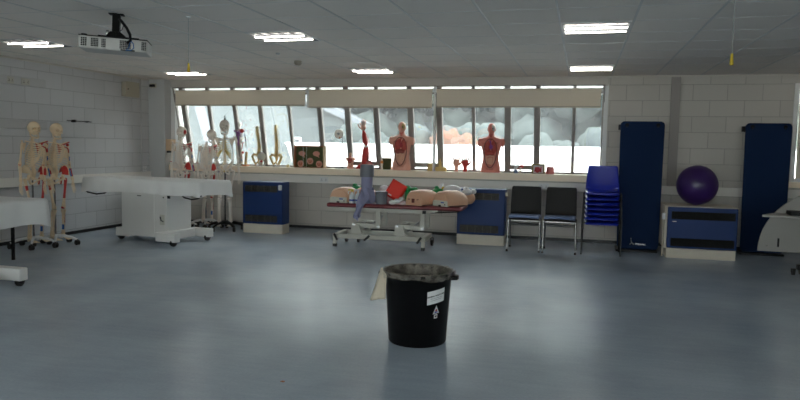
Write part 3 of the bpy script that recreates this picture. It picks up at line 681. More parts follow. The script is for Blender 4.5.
# two bottles
for k, (dx, lab) in enumerate(((0, 'left one of the two bottles on the couch, white with a yellow nozzle'), (.085, 'right one of the two bottles on the couch, white with a clear cap'))):
    t = thing('plastic_bottle', lab, 'bottle', (*on_couch(-.585+dx, -.27)[:2], .60), 0, 'white bottles on the couch')
    MB().lathe([(.001, 0), (.036, 0), (.038, .01), (.038, .10), (.030, .125), (.014, .14), (.012, .16)], 18, cap=True).build('bottle_body', 'bottle', t)
    MB().lathe([(.0385, .03), (.0385, .055)], 18, X=T()).build('label_band', 'blue_ink', t)
    MB().box(-.05, .02, -.012, .012, .17, .19).cyl((0, 0, .155), (0, 0, .185), .014).build('nozzle', 'yellow' if k == 0 else 'white', t, bevel=.003)
    MB().tube([(-.03, 0, .175), (-.055, 0, .15), (-.05, 0, .12)], .006, 6).build('trigger', 'white', t)
# tall roll: grey cylinder above lilac cloth-wrapped one
t = thing('padded_cylinder', 'tall upright grey cylinder wrapped below in lilac cloth, standing on the couch', 'cylinder', (*on_couch(-.40, -.19)[:2], .60))
MB().lathe([(.075, 0), (.078, .05), (.076, .20), (.078, .36), (.076, .37)], 28, cap=True).build('lilac_sleeve', 'lilac', t)
MB().lathe([(.001, .36), (.092, .36), (.094, .37), (.094, .52), (.090, .528), (.001, .53)], 28, cap=True).build('grey_cylinder', 'greyp', t)
t = thing('crumpled_cloth', 'crumpled lilac cloth around the tall cylinder hanging over the couch edge', 'cloth', (*on_couch(-.42, -.33)[:2], .60))
def cloth(u, v):
    w = .055+.02*math.sin(v*6); x = (u-.5)*2*w+.02*math.sin(v*5)-.03*v; y = .10-.13*min(1, v*2)-.03*math.sin(u*9+v*4)*.6-(.018 if v > .4 else 0)
    z = (.16-.27*v*1.2)+.02*math.sin(u*7); return (x, y-.02, z)
MB().grid(cloth, 18, 18).build('hanging_fold', 'lilac', t, solid=.006, ang=80)
def cloth2(u, v): a = u*2*PI; r = .105-.025*v+.012*math.sin(a*5+v*3); return (.03+r*math.cos(a), .13+r*.8*math.sin(a), .02+.18*v+.02*math.sin(a*3))
MB().grid(cloth2, 40, 8).build('gathered_fold', 'lilac', t, solid=.006, ang=80)
def cloth3(u, v): return (-.075+.07*u-.02*v+.02*math.sin(v*5), -.045-.012*math.sin(u*8), .02-.20*v-.05*u*v)
MB().grid(cloth3, 8, 8).build('loose_end', 'lilac', t, solid=.006, ang=80)
t = thing('grey_pot', 'short grey cylindrical pot on the couch beside the lilac cloth', 'pot', (*on_couch(-.18, -.24)[:2], .60))
MB().lathe([(.001, 0), (.078, 0), (.081, .15), (.001, .152)], 28, cap=True).build('pot_body', 'greyp', t); MB().lathe([(.001, .172), (.080, .172), (.085, .165), (.085, .15), (.001, .15)], 28, cap=True).build('lid', 'greyp', t)
# red bag leaning
t = thing('red_bag', 'bright red padded bag tilted on the couch behind the grey pot', 'bag', (*on_couch(-.02, -.08)[:2], .605))
X = T(0, 0, .165) @ Ry(math.radians(28)) @ Rx(math.radians(-12))
MB().box(-.115, .115, -.05, .05, -.115, .13, X=X).build('bag_body', 'redbag', t, bevel=.035, seg=4)
MB().box(-.118, .118, -.012, -.004, -.118, .133, X=X).build('zip', 'red', t, bevel=.03)
MB().box(-.06, -.01, -.053, -.049, -.09, -.075, X=X).build('tag_mark', 'label', t)
lumps('towel_roll', 'white rolled towel on the couch in front of the red bag', 'towel', on_couch(-.02, -.275), [((0, 0, .03), (.05, .035, .03)), ((.06, .02, .05), (.05, .03, .032)), ((.11, .04, .075), (.035, .03, .03))], 'white')
lumps('dressing_pack', 'white crumpled dressing pack behind the grey pot', 'dressing', on_couch(-.20, .08), [((0, 0, .10), (.10, .09, .10)), ((-.02, 0, .19), (.07, .05, .05))], 'white')
lumps('mask_case', 'green and white mask case behind the middle manikin', 'case', on_couch(.17, .12), [((0, 0, .09), (.075, .06, .09)), ((.10, .0, .14), (.09, .05, .05))], 'white')
lumps('green_face_mask', 'green face mask behind the manikin with the socket', 'mask', on_couch(.13, -.03), [((0, 0, .20), (.06, .05, .05)), ((.10, 0, .20), (.055, .05, .03)), ((.02, -.01, .10), (.05, .045, .10))], 'green')

# ------------------------------------------------------------------ skeletons
def make_skeleton(name, label, loc, rz, sc=1, base=.1, paint=True, bonem='bone', cart='bone_y', lean=0, stand='white', head_turn=0, skull_red=False, hx=0, group='full skeleton models', cat='skeleton', tilt=0, armsout=0):
    t = thing(name, label, cat, loc, rz, group)
    MT = [bonem, 'red', 'blue', cart, 'tooth']
    A = T(0, 0, base) @ Matrix.Scale(sc, 4) @ Rx(lean)
    HZ = 1.45
    AH = A @ T(hx, .02, HZ) @ Rz(head_turn) @ Rx(tilt)
    # skull
    def sk(p, d):
        q = Vector(p)
        f = max(0, -d.y)
        # taper the lower part, push face
        if d.z < 0:
            q.x *= 1-.22*(-d.z)*(.4+f); q.z *= 1-.45*max(0, d.y)
            q.y -= .010*f
        eye = math.exp(-(((abs(d.x)-.38)/.25)**2+((d.z+.14)/.22)**2)**3)*min(1, f*1.6)
        nose = math.exp(-((d.x/.12)**2+((d.z+.55)/.16)**2))*f
        chk = math.exp(-(((abs(d.x)-.62)/.18)**2+((d.z+.42)/.12)**2))*f
        brow = math.exp(-(((abs(d.x)-.36)/.3)**2+((d.z-.12)/.08)**2))*f
        q *= 1-.80*eye-.55*nose+.08*chk+.05*brow
        return q
    skm = MB()
    def skc(c):
        if paint and c.x > .040 and (c.z-.150)**2+(c.y+.012)**2 < (.040 if skull_red else .02)**2: return 1
        return 0
    R = []
    nu, nv = 64, 52
    for i in range(nv+1):
        a = -PI/2+PI*max(.05, min(nv-.05, i))/nv; ring = []
        for j in range(nu):
            d = Vector((math.cos(a)*math.cos(2*PI*j/nu), math.cos(a)*math.sin(2*PI*j/nu), math.sin(a)))
            ring.append(sk(Vector((d.x*.081, d.y*.098, d.z*.096)), d)+Vector((0, 0, .157)))
        R.append(ring)
    skm.rings(R, skc, True, AH)
    for sx in (-1, 1): skm.tube([(sx*.044, -.075, .105), (sx*.062, -.055, .105), (sx*.068, -.02, .112), (sx*.066, .01, .118)], .006, 6, 0, AH)
    skm.rings([[(math.cos(a)*w, -.045+math.sin(a)*-l, z) for a in [PI*k/12 for k in range(13)]] for z, w, l in ((.098, .040, .042), (.078, .034, .046), (.068, .032, .048))], 0, True, AH)
    sko = skm.build('skull', MT, t, ang=60)
    jaw = MB()
    jaw.tube([(-.054, -.0, .10), (-.052, -.012, .055), (-.040, -.045, .030), (-.018, -.080, .022), (.018, -.080, .022), (.040, -.045, .030), (.052, -.012, .055), (.054, 0, .10)], [.008, .011, .012, .012, .012, .012, .011, .008], 8, 0, AH)
    for i in range(9):
        a = PI*(i+.5)/9; jaw.box(-.0038, .0038, -.003, .003, 0, .011, 4, AH @ T(math.cos(a)*.032, -.044-math.sin(a)*.042, .036)); jaw.box(-.0038, .0038, -.003, .003, 0, .011, 4, AH @ T(math.cos(a)*.032, -.045-math.sin(a)*.043, .052))
    jaw.build('jaw', MT, t, ang=60)
    # spine
    sp = MB(); zs = []
    def spc(z):  # spine curve y
        return .045+.028*math.sin((z-1.0)*6.5)-.02*max(0, (1.12-z))*3
    z = .985; k = 0
    while z < 1.47:
        r = .029-.013*(z-.985)/.485; h = .024-.009*(z-.985)/.485; y = spc(z)
        sp.lathe([(r*.2, -h/2), (r, -h/2), (r*.86, 0), (r, h/2), (r*.2, h/2)], 12, 0, A @ T(0, y, z), True)
        sp.tube([(0, y+r*.8, z), (0, y+r*.8+.035, z-.018)], [.007, .004], 6, 0, A)
        for sx in (-1, 1): sp.tube([(sx*r*.6, y+r*.7, z), (sx*(r+.026), y+r*1.1, z)], [.006, .004], 6, 0, A)
        sp.lathe([(r*.8, 0), (r*.8, .010)], 10, 3, A @ T(0, y, z+h/2), True)
        z += h+.009; k += 1
    sp.build('spine', MT, t, ang=50)
    # ribcage
    rb = MB()
    for i in range(12):
        zb_ = 1.405-i*.0295; w = [.055, .085, .105, .118, .127, .133, .136, .137, .134, .127, .10, .07][i]
        dp = [.045, .07, .085, .095, .10, .105, .107, .108, .10, .09, .05, .03][i]; yb = spc(zb_)
        for sx in (-1, 1):
            pts = []; n = 12
            full = i < 10; amax = PI*.93 if full else PI*(.62 if i == 10 else .48)
            for q in range(n+1):
                a = amax*q/n; x = sx*(w*math.sin(a)+.012*(1-q/n))
                y = (yb-.01)-dp*(1-math.cos(a))*.86+.02*math.sin(a)
                drop = .085*(a/PI)**1.2*(.6+.06*i) - (.055*max(0, a/PI-.68)*3*(i > 4)*(i-4)/4)
                pts.append((x, y, zb_-drop))
            cut = int(n*.80)
            rb.tube(pts[:cut+1], .0078, 6, 0, A, flat=.7)
            if full:
                e = pts[-1]; tgt = (sx*.012, -.155+.0+.03*(i < 2), 1.37-.022*min(i, 6)); m2 = ((pts[cut][0]+tgt[0])/2, min(pts[cut][1], tgt[1])+.0, (pts[cut][2]+tgt[2])/2-.004)
                rb.tube([pts[cut], m2, tgt], .0075, 6, 3, A, flat=.8)
    rb.tube([(0, -.115, 1.385), (0, -.14, 1.345), (0, -.155, 1.28), (0, -.157, 1.215), (0, -.152, 1.18)], [.024, .020, .016, .015, .005], 10, 0, A, flat=.45)
    if paint: rb.tube([(.02, -.125, 1.36), (.07, -.125, 1.34), (.10, -.10, 1.30)], [.006, .010, .007], 6, 1, A)
    rb.build('ribcage', MT, t, ang=60)
    for sx in (-1, 1):
        pn = paint and sx == 1
        MB().tube([(sx*.015, -.11, 1.392), (sx*.06, -.105, 1.405), (sx*.11, -.06, 1.415), (sx*.165, -.03, 1.425)], [.011, .008, .007, .010], 8, 1 if pn else 0, A).build('clavicle', MT, t, ang=60)
        s = MB(); 
        tri = [(sx*.065, .098, 1.405), (sx*.155, .045, 1.40), (sx*.10, .105, 1.255)]
        tri2 = [(p[0], p[1]+.008, p[2]) for p in tri]
        s.add(tri+tri2, [(0, 1, 2), (5, 4, 3), (0, 3, 4, 1), (1, 4, 5, 2), (2, 5, 3, 0)], 1 if pn else 0, A)
        s.tube([(sx*.07, .105, 1.375), (sx*.13, .085, 1.40), (sx*.178, .02, 1.428)], [.006, .010, .012], 8, 0, A)
        s.build('shoulder_blade', MT, t, ang=50)
        # arm
        ox = armsout*sx
        a = MB(); sh = Vector((sx*.178, .015, 1.385)); el = Vector((sx*.205+ox*.5, .03, 1.10)); wr = Vector((sx*.225+ox, -.02, .865))
        a.ell(sh+Vector((-.004*sx, 0, .0)), (.022, .022, .022), 12, 8, 1 if pn else 0, A)
        def seg(p, q, rs, cols, mb):
            n = len(cols); rs = [r_*1.3 for r_ in rs]
            for i in range(n):
                u, v = p+(q-p)*(i/n), p+(q-p)*((i+1)/n); mb.tube([u, v], [rs[i], rs[i+1]], 8, cols[i], A)
        seg(sh, el, [.015, .011, .010, .011, .012, .020], [0, 1, 0, 2, 0] if pn else [0]*5, a)
        a.ell(el, (.024, .015, .013), 12, 8, 1 if paint else 0, A)
        for off, ci in (((.010, 0, 0), 1), ((-.010, .004, 0), 2)):
            o1 = Vector((off[0], off[1], 0)); seg(el+o1, wr+o1*.9, [.009, .007, .006, .007, .009], [0, ci, ci, 0] if pn else [0]*4, a)
        ao = a.build('arm', MT, t, ang=60)
        h = MB(); 
        for i in range(8): h.ell(wr+Vector((sx*(-.012+.008*(i % 4)), 0, -.012-.012*(i//4))), (.006, .006, .007), 6, 5, 0, A)
        for i in range(5):
            fx = -.020+.010*i; th = i == (0 if sx > 0 else 4)
            if th: pts = [wr+Vector((fx, -.008, -.03)), wr+Vector((fx*1.9, -.018, -.065)), wr+Vector((fx*2.2, -.024, -.10))]
            else:
                L_ = [.0, .175, .19, .18, .155][i] if sx > 0 else [.155, .18, .19, .175, 0][i]
                pts = [wr+Vector((fx*.9, 0, -.035)), wr+Vector((fx*1.25, -.004, -.09)), wr+Vector((fx*1.35, -.012, -.09-(L_-.09)*.5)), wr+Vector((fx*1.4, -.026, -L_))]
            h.tube(pts, [.0052]+[.0042]*(len(pts)-2)+[.003], 6, 0, A)
        h.build('hand', MT, ao, ang=60)
        # leg
        lg = MB(); hp = Vector((sx*.092, .02, .90)); kn = Vector((sx*.075, .0, .475)); an = Vector((sx*.085, .03, .075))
        lg.ell(hp, (.022, .022, .022), 12, 8, 0, A); lg.tube([hp, hp+Vector((sx*.045, .005, -.02))], .014, 8, 0, A); lg.ell(hp+Vector((sx*.052, .01, -.02)), (.018, .02, .026), 10, 8, 1 if pn else 0, A)
        seg(hp+Vector((sx*.045, .005, -.03)), kn, [.018, .0145, .013, .013, .014, .017, .024], [1, 1, 1, 1, 0, 0] if pn else ([0, 1, 0, 0, 0, 0] if paint else [0]*6), lg)
        lg.ell(kn, (.036, .027, .022), 14, 8, 1 if pn else 0, A); lg.ell(kn+Vector((0, -.034, .005)), (.017, .008, .019), 10, 6, 0, A)
        seg(kn+Vector((0, 0, -.03)), an+Vector((-.004*sx, 0, 0)), [.031, .017, .014, .012, .013, .020], [0, 0, 0, 2 if pn else 0, 0], lg)
        seg(kn+Vector((sx*.028, .015, -.05)), an+Vector((sx*.024, .01, -.01)), [.010, .007, .006, .006, .010], [1 if pn else 0]*2+[0, 0], lg)
        lo = lg.build('leg', MT, t, ang=60)
        f = MB(); f.tube([an+Vector((0, .0, -.012)), an+Vector((0, .045, -.05))], [.020, .018], 8, 0, A); f.tube([an+Vector((0, 0, -.015)), an+Vector((0, -.06, -.04))], [.020, .018], 8, 0, A, flat=1.2)
        for i in range(5):
            fx = (-.026+.013*i); bx_ = an+Vector((fx*.7, -.05, -.042)); f.tube([bx_, bx_+Vector((fx*.6, -.07, -.014)), bx_+Vector((fx*.8, -.115+abs(i-(0 if sx > 0 else 4))*.006, -.022))], [.008, .006, .005], 6, 0, A)
        f.build('foot', MT, lo, ang=60)
    # pelvis
    pv = MB()
    for sx in (-1, 1):
        n = 9; ring = []
        def il(u, v):
            a = -1.0+u*2.9; r = .035+.085*v
            flare = v*.035
            return (sx*(.075+math.sin(a)*r*.35+flare), .035-math.cos(a)*r*.75+.04*0, .945+r*(.45+.75*math.sin(a*.9+.6)))
        def il2(u, v):
            ang_ = PI*(-.05+1.0*u); rr = .03+.10*v
            return (sx*(.062+.055*v+.012*math.sin(ang_)), .03-rr*.85*math.cos(ang_), .965+rr*.95*math.sin(ang_))
        m_ = MB().grid(il2, 14, 6, 1 if (paint and sx == 1) else 0)
        vs = m_.v; th = [(v.x+sx*.006, v.y, v.z) for v in vs]; nn = len(vs)
        pv.add(list(vs), m_.f, m_.m[0], A); pv.add(th, [f[::-1] for f in m_.f], 0, A)
        pv.tube([il2(i/14, 1) for i in range(15)], .008, 6, 0, A)
        pv.ell((sx*.088, .02, .93), (.022, .032, .034), 12, 8, 0, A)
        pv.tube([(sx*.08, -.01, .935), (sx*.045, -.055, .905), (sx*.010, -.065, .885)], [.012, .009, .012], 8, 0, A)
        pv.tube([(sx*.08, .04, .91), (sx*.062, .035, .84), (sx*.05, .01, .825), (sx*.03, -.03, .85), (sx*.010, -.06, .875)], [.014, .015, .012, .009, .010], 8, 1 if (paint and sx == 1) else 0, A)
        pv.ell((sx*.056, .03, .835), (.017, .02, .02), 10, 6, 0, A)
    pv.prism([(-.05, 1.005), (.05, 1.005), (.03, .93), (.010, .875), (-.010, .875), (-.03, .93)], .055, .085, 'xz', 0, A)
    pv.ell((0, -.064, .885), (.012, .008, .018), 8, 6, 3, A)
    pv.build('pelvis', MT, t, ang=55)
    # stand
    if stand:
        sm = 'white' if stand == 'white' else 'black'
        st = MB(); st.tube([(0, .075, .07), (0, .075, base+.95*sc)], .011, 10); st.tube([(0, .075, base+.95*sc), (0, .045, base+1.0*sc)], .011, 8)
        if stand == 'black': st.tube([(0, .075, base+.95*sc), (0, .13, base+1.2*sc), (0, .12, base+1.72*sc), (0, .05, base+1.76*sc), (0, .02, base+1.70*sc)], .009, 8)
        so = st.build('stand', 'chrome' if stand == 'white' else 'black', t)
        s2 = MB(); fat = 1.7 if stand == 'black' else 1.15
        for i in range(5):
            a = 2*PI*i/5+.3; dx, dy = math.cos(a), math.sin(a)
            s2.tube([(0, .075, .125), (dx*.10, .075+dy*.10, .125), (dx*.20, .075+dy*.20, .105), (dx*.27, .075+dy*.27, .075)], [.024*fat, .020*fat, .016*fat, .012*fat], 8, flat=.7)
        s2.ell((0, .075, .12), (.04, .04, .03), 14, 8); s2.build('star_base', sm, so, ang=60)
        for i in range(5):
            a = 2*PI*i/5+.3; cx_, cy_ = math.cos(a)*.27, .075+math.sin(a)*.27
            MB().cyl((cx_-.02, cy_, .035), (cx_+.02, cy_, .035), .035, n=16).cyl((cx_, cy_, .05), (cx_, cy_, .08), .01).build('castor', 'rubber', so)
    return t
make_skeleton('anatomical_skeleton', 'muscle-painted skeleton nearest the left edge, face turned right, on a white castor base', (-6.70, 7.15, 0), 1.3, .905, .075, cart='bone', head_turn=-.15, hx=.0)
make_skeleton('anatomical_skeleton', 'muscle-painted skeleton on a white castor base, right one of the pair at the left wall', (-6.60, 7.42, 0), 1.35, .90, .075, cart='bone', head_turn=-.1, hx=0)
make_skeleton('anatomical_skeleton', 'skeleton with a red patch on its skull, beside the corner column', (-6.12, 9.55, 0), 1.15, .92, .075, bonem='bone_w', cart='bone_w', skull_red=True, head_turn=-1.2)
make_skeleton('anatomical_skeleton', 'muscle-painted skeleton with head tilted, left of the tallest skeleton', (-5.86, 9.88, 0), 1.1, .90, .075, bonem='bone_w', cart='bone_w', head_turn=.2, tilt=.25, hx=.05)
make_skeleton('anatomical_skeleton', 'tallest skeleton, facing the room, with yellow rib cartilage on a black stand', (-5.42, 9.62, 0), .42, .985, .075, bonem='bone_w', paint=False, stand='black', head_turn=.05)

# ------------------------------------------------------------------ models on the window sill
SZ = 1.003
def spine_model(x, y, h, label, curve=1, pel=True, m='bone_y2'):
    t = thing('spine_model', label, 'spine model', (x, y, SZ), .2, 'spine models on the window sill')
    MB().lathe([(.001, 0), (.06, 0), (.06, .012), (.001, .014)], 20, cap=True).tube([(0, .03, .01), (0, .03, h*.95)], .004, 6).build('stand', 'chrome', t)
    s = MB(); n = 22; z0 = .17 if pel else .03
    for i in range(n):
        z = z0+(h-z0)*i/n; r = .034-.012*i/n; yy = .0+.014*math.sin(i/n*6.0)*curve; xx = .012*math.sin(i/n*5)*curve; hh = (h-z0)/n
        s.lathe([(r*.3, 0), (r, 0), (r*.82, hh*.4), (r, hh*.75), (r*.3, hh*.78)], 12, 0, T(xx, yy, z), True); s.lathe([(r*.8, hh*.75), (r*.8, hh)], 10, 0, T(xx, yy, z), True)
        s.tube([(xx, yy+r, z), (xx, yy+r+.028, z-.01)], .005, 6)
        for k in (-1, 1): s.tube([(xx, yy+r*.5, z), (xx+k*(r+.02), yy+r*.9, z)], .005, 6)
    s.build('vertebrae', M['bone_yel'], t)
    if pel:
        p = MB()
        for k in (-1, 1):
            p.tube([(k*.02, .02, .19), (k*.07, .0, .205), (k*.095, -.02, .17), (k*.08, -.02, .12), (k*.06, -.02, .08), (k*.045, .0, .04), (k*.02, -.03, .05), (0, -.05, .08)], [.018, .028, .026, .022, .024, .018, .012, .012], 10, flat=.6)
        p.tube([(0, .03, .20), (0, .035, .12), (0, .01, .07)], [.035, .022, .006], 10, flat=.5); p.build('pelvis', M['bone_yel'], t)
    return t
M['bone_yel'] = mat('yellowed_bone', (.62, .44, .17), .5, noise=.15, nscale=20)
spine_model(-5.335, 10.60, .68, 'yellowish spine model on the sill with pelvis, left one of the two', 1.3)
spine_model(-5.01, 10.62, .71, 'yellowish spine model on the sill with pelvis, right one of the two', .6)
def lumbar(x, y, label):
    t = thing('lumbar_spine_model', label, 'spine model', (x, y, SZ))
    MB().box(-.05, .05, -.04, .04, 0, .02).build('base', 'orange', t, bevel=.004)
    s = MB()
    for i in range(5): s.lathe([(.005, 0), (.024, 0), (.020, .017), (.024, .032), (.005, .034)], 12, 0, T(.004*i, 0, .03+i*.042), True); s.tube([(.004*i, .02, .05+i*.042), (.004*i, .05, .04+i*.042)], .007, 6); s.lathe([(.02, .034), (.02, .042)], 10, 1, T(.004*i, 0, .03+i*.042), True)
    s.build('vertebrae', [M['bone_yel'], M['orange']], t)
lumbar(-5.55, 10.56, 'short lumbar spine section on an orange base, on the sill')
t = thing('pelvis_model', 'pale hip bone model with red marks on the sill beside the left spine', 'pelvis model', (-5.22, 10.50, SZ), .3)
p = MB().ell((0, 0, .17), (.07, .03, .07), 16, 10).ell((-.01, 0, .07), (.035, .03, .05), 12, 8).tube([(.01, 0, .03), (.05, -.02, .02), (.07, -.01, .06)], .012, 8).ell((0, -.03, .09), (.02, .015, .02), 10, 8, 1).cyl((0, 0, 0), (0, 0, .05), .02); p.build('hip_bone', ['grey_panel', 'red'], t)
tag(MB().ell((0, 0, .02), (.035, .03, .02), 16, 8).ell((.01, 0, .045), (.012, .012, .01), 8, 6).build('bone_fragment', M['bone_yel'], loc=(-4.74, 10.5, SZ)), 'small flat yellow bone piece on the sill left of the brain display', 'bone model')
make_skeleton('small_skeleton', 'small skeleton with purple and red vessels hanging at the window, left of the spines', (-5.70, 10.62, SZ), .1, .43, .02, bonem='bone_w', cart='purple', stand=None, group='small skeleton', cat='skeleton model', armsout=.06)
so = [o for o in COL.objects if o.name.startswith('small_skeleton')][0]
MB().box(-.06, .06, -.05, .07, 0, .015).tube([(0, .05, .01), (0, .05, .60)], .005, 6).build('stand', 'chrome', so)
MB().tube([(-.08, -.03, .60), (-.03, -.07, .58), (.03, -.07, .56), (.10, -.02, .60)], .012, 8).tube([(.0, -.07, .57), (.01, -.06, .45), (.0, -.05, .35)], .010, 8).build('blood_vessels', 'purple', so)
MB().ell((.07, -.05, .60), (.035, .025, .035), 12, 8).ell((.08, -.04, .23), (.022, .02, .025), 10, 8).build('muscle', 'red', so)
# white display card behind the skeletons
t = thing('display_card', 'white display panel with grey drawing on the sill behind the corner skeletons', 'display panel', (-6.37, 10.60, SZ), 0)
MB().box(-.10, .15, 0, .012, 0, .32, X=Rx(-.12)).build('panel', 'cardw', t, bevel=.002)
d = MB()
for i in range(5): d.tube([(-.0+.012*i, -.003, .10), (-.04+.03*i, -.003, .20+.01*i)], .004, 5, X=Rx(-.12))
d.ell((.03, -.002, .08), (.03, .003, .03), 12, 6, X=Rx(-.12)); d.build('drawing', 'grey_ink', t)
# brain display case
t = thing('brain_display', 'wood-framed green display of brain slices standing on the sill', 'display case', (-4.365, 10.56, SZ))
MB().box(-.275, -.250, -.04, .04, 0, .365).box(-.250, .245, -.04, .04, .345, .365).box(-.250, .245, -.04, .04, 0, .012).build('frame', 'wood', t, bevel=.002)
MB().box(.245, .275, -.04, .04, 0, .365).build('side_frame', 'wood_l', t, bevel=.002)
MB().box(-.25, .245, .01, .03, .012, .345).build('backing', 'board', t)
for i, (x, z, kind) in enumerate(((-.145, .235, 0), (.11, .235, 0), (-.17, .065, 1), (0, .11, 1), (.16, .065, 1))):
    if kind == 0: MB().ell((x, 0, z), (.062, .02, .042), 20, 12).ell((x+.02, 0, z-.035), (.022, .015, .018), 12, 8).tube([(x+.03, 0, z-.03), (x+.045, 0, z-.065)], .008, 8).build('brain_half', 'brain', t)
    else:
        b = MB().lathe([(.001, -.01), (.054, -.01), (.054, .01), (.001, .01)], 22, cap=True, X=T(x, 0, z) @ Rx(PI/2)).build('brain_slice', 'brain', t)
        MB().ell((x-.018, -.010, z), (.012, .004, .022), 10, 8).ell((x+.018, -.010, z), (.012, .004, .022), 10, 8).ell((x, -.010, z-.022), (.02, .004, .010), 10, 8).build('slice_core', 'brain_d', b)
MB().tube([(-.11, -.035, .345), (-.11, -.035, .02), (-.05, -.035, .02), (-.05, -.035, .345)], .0025, 6).build('wire_support', 'white', t)
# round section model on black rod
t = thing('head_section_model', 'pale round model with dark centre on a thin black rod stand', 'anatomical model', (-3.86, 10.60, SZ))
MB().box(-.07, .08, -.03, .03, 0, .012).tube([(.05, 0, .01), (.05, 0, .52)], .006, 8).tube([(-.05, 0, .16), (.05, 0, .14)], .008, 6).tube([(.05, 0, .30), (-.03, 0, .30)], .004, 6).build('stand', 'black', t)
MB().lathe([(.001, -.015), (.072, -.015), (.078, 0), (.072, .015), (.001, .015)], 28, cap=True, X=T(-.01, -.02, .565) @ Rx(PI/2)).build('disc', 'bone_w', t)
MB().lathe([(.050, -.016), (.050, -.021), (.058, -.021), (.058, -.016)], 28, X=T(-.01, -.02, .565) @ Rx(-PI/2) @ Rx(PI)).ell((-.01, -.038, .57), (.022, .006, .02), 12, 8).ell((-.03, -.037, .58), (.012, .005, .008), 8, 6).build('inner_detail', 'grey_ink', t)
MB().ell((.01, -.03, .505), (.018, .012, .018), 10, 8).build('lower_jaw', 'wood', t)

# torso models
def torso(x, y, label, skinm, h=.765, dark='organ', eyeside=1, open_low=.22):
    t = thing('torso_model', label, 'torso model', (x, y, SZ), 0, 'open torso models on the sill'); s = h/.765
    rings = []
    P = [(0, .148, .095), (.05, .152, .10), (.10, .146, .095), (.18, .128, .088), (.26, .124, .088), (.34, .138, .095), (.42, .160, .10), (.47, .188, .092), (.505, .190, .08), (.535, .150, .07), (.555, .080, .058), (.575, .048, .05), (.61, .044, .046)]
    for z, w, d in P:
        ring = []
        for j in range(40):
            a = 2*PI*j/40; cx_, sy_ = math.cos(a), math.sin(a)
            px, py = w*math.copysign(abs(cx_)**.85, cx_), d*math.copysign(abs(sy_)**.9, sy_)
            # open cavity at front
            lim = .105*math.sin(max(0, min(1, (z-.08)/.45))*PI)**.6 if .08 < z < .53 else 0
            if sy_ < 0 and abs(px) < lim: py = py*.35
            ring.append((px*s, py*s, z*s))
        rings.append(ring)
    MB().rings(rings, 0).build('body', skinm, t, ang=50)
    for k in (-1, 1): MB().ell((k*.178*s, 0, .470*s), (.036*s, .055*s, .070*s), 14, 10).build('shoulder_stump', skinm, t)
    MB().tube([(math.cos(a)*(.100+.018*math.sin(a))*s, (-.083-.012*abs(math.sin(a)))*s, (.30+.225*math.sin(a))*s) for a in [2*PI*i/28 for i in range(29)]], .006*s, 6).build('cavity_rim', 'liver', t)
    for k in (-1, 1): MB().ell((k*.052*s, -.06*s, .405*s), (.050*s, .03*s, .100*s), 14, 12).build('lung', 'lung', t)
    MB().ell((.008*s, -.09*s, .40*s), (.030*s, .022*s, .038*s), 14, 10).tube([(.005*s, -.09*s, .43*s), (.0, -.09*s, .48*s), (-.012*s, -.085*s, .50*s)], .010*s, 8).build('heart', 'heart' if skinm == 'skin_t' else 'purple', t)
    MB().ell((-.015*s, -.07*s, .30*s), (.080*s, .03*s, .040*s), 16, 10).build('liver', dark, t)
    g = MB(); g.tube([(-.055*s, -.08*s, .14*s), (-.058*s, -.085*s, .25*s), (0, -.09*s, .262*s), (.058*s, -.085*s, .25*s), (.055*s, -.08*s, .14*s)], .014*s, 8)
    pts = []
    for i in range(40): pts.append(((.035*math.sin(i*.9))*s, (-.088-.008*math.cos(i*.5))*s, (.13+.10*i/40)*s))
    g.tube(pts, .011*s, 8); g.build('intestines', 'gut', t)
    MB().tube([(0, -.045*s, .50*s), (0, -.052*s, .60*s)], .016*s, 10).tube([(-.025*s, -.035*s, .52*s), (-.022*s, -.04*s, .61*s)], .008*s, 8).tube([(.025*s, -.035*s, .52*s), (.022*s, -.04*s, .61*s)], .008*s, 8).build('throat', 'lung', t)
    # head
    def hf(p, d):
        q = Vector(p); f = max(0, -d.y)
        q *= 1+.16*f*math.exp(-((d.x/.13)**2+((d.z+.12)/.22)**2))-.09*f*math.exp(-(((abs(d.x)-.38)/.15)**2+((d.z-.12)/.10)**2))+.04*f*math.exp(-((d.x/.3)**2+((d.z+.5)/.08)**2))
        if d.z < 0: q.x *= 1-.25*(-d.z)
        return q
    ho = MB().ell((0, -.005*s, .680*s), (.062*s, .076*s, .096*s), 28, 22, fn=hf).build('head', skinm, t, ang=70)
    MB().ell((eyeside*.024*s, -.035*s, .695*s), (.036*s, .045*s, .06*s), 16, 12).build('open_face', 'bone_w' if skinm == 'skin_r' else M['bone_yel'], ho)
    MB().ell((eyeside*.028*s, -.078*s, .69*s), (.012*s, .008*s, .010*s), 10, 8).build('eye', 'ink', ho)
    MB().ell((eyeside*.0*s, .01*s, .735*s), (.045*s, .055*s, .035*s), 16, 10).build('brain', 'brain' if skinm == 'skin_r' else 'liver', ho)
    for k in (-1, 1): MB().ell((k*.058*s, 0, .67*s), (.008*s, .016*s, .022*s), 8, 8).build('ear', skinm, ho)
    return t
torso(-2.80, 10.60, 'pale pink torso model with open dark red chest, left one of the two large torsos', 'skin_t')
torso(-1.362, 10.60, 'reddish torso model with open chest, right one of the two large torsos', 'skin_r', .755, 'lung')
torso(-3.67, 10.60, 'small torso model of half height between the round model and the muscle arm', 'skin_t', .262).scale = (1.15, 1.0, 1.0)
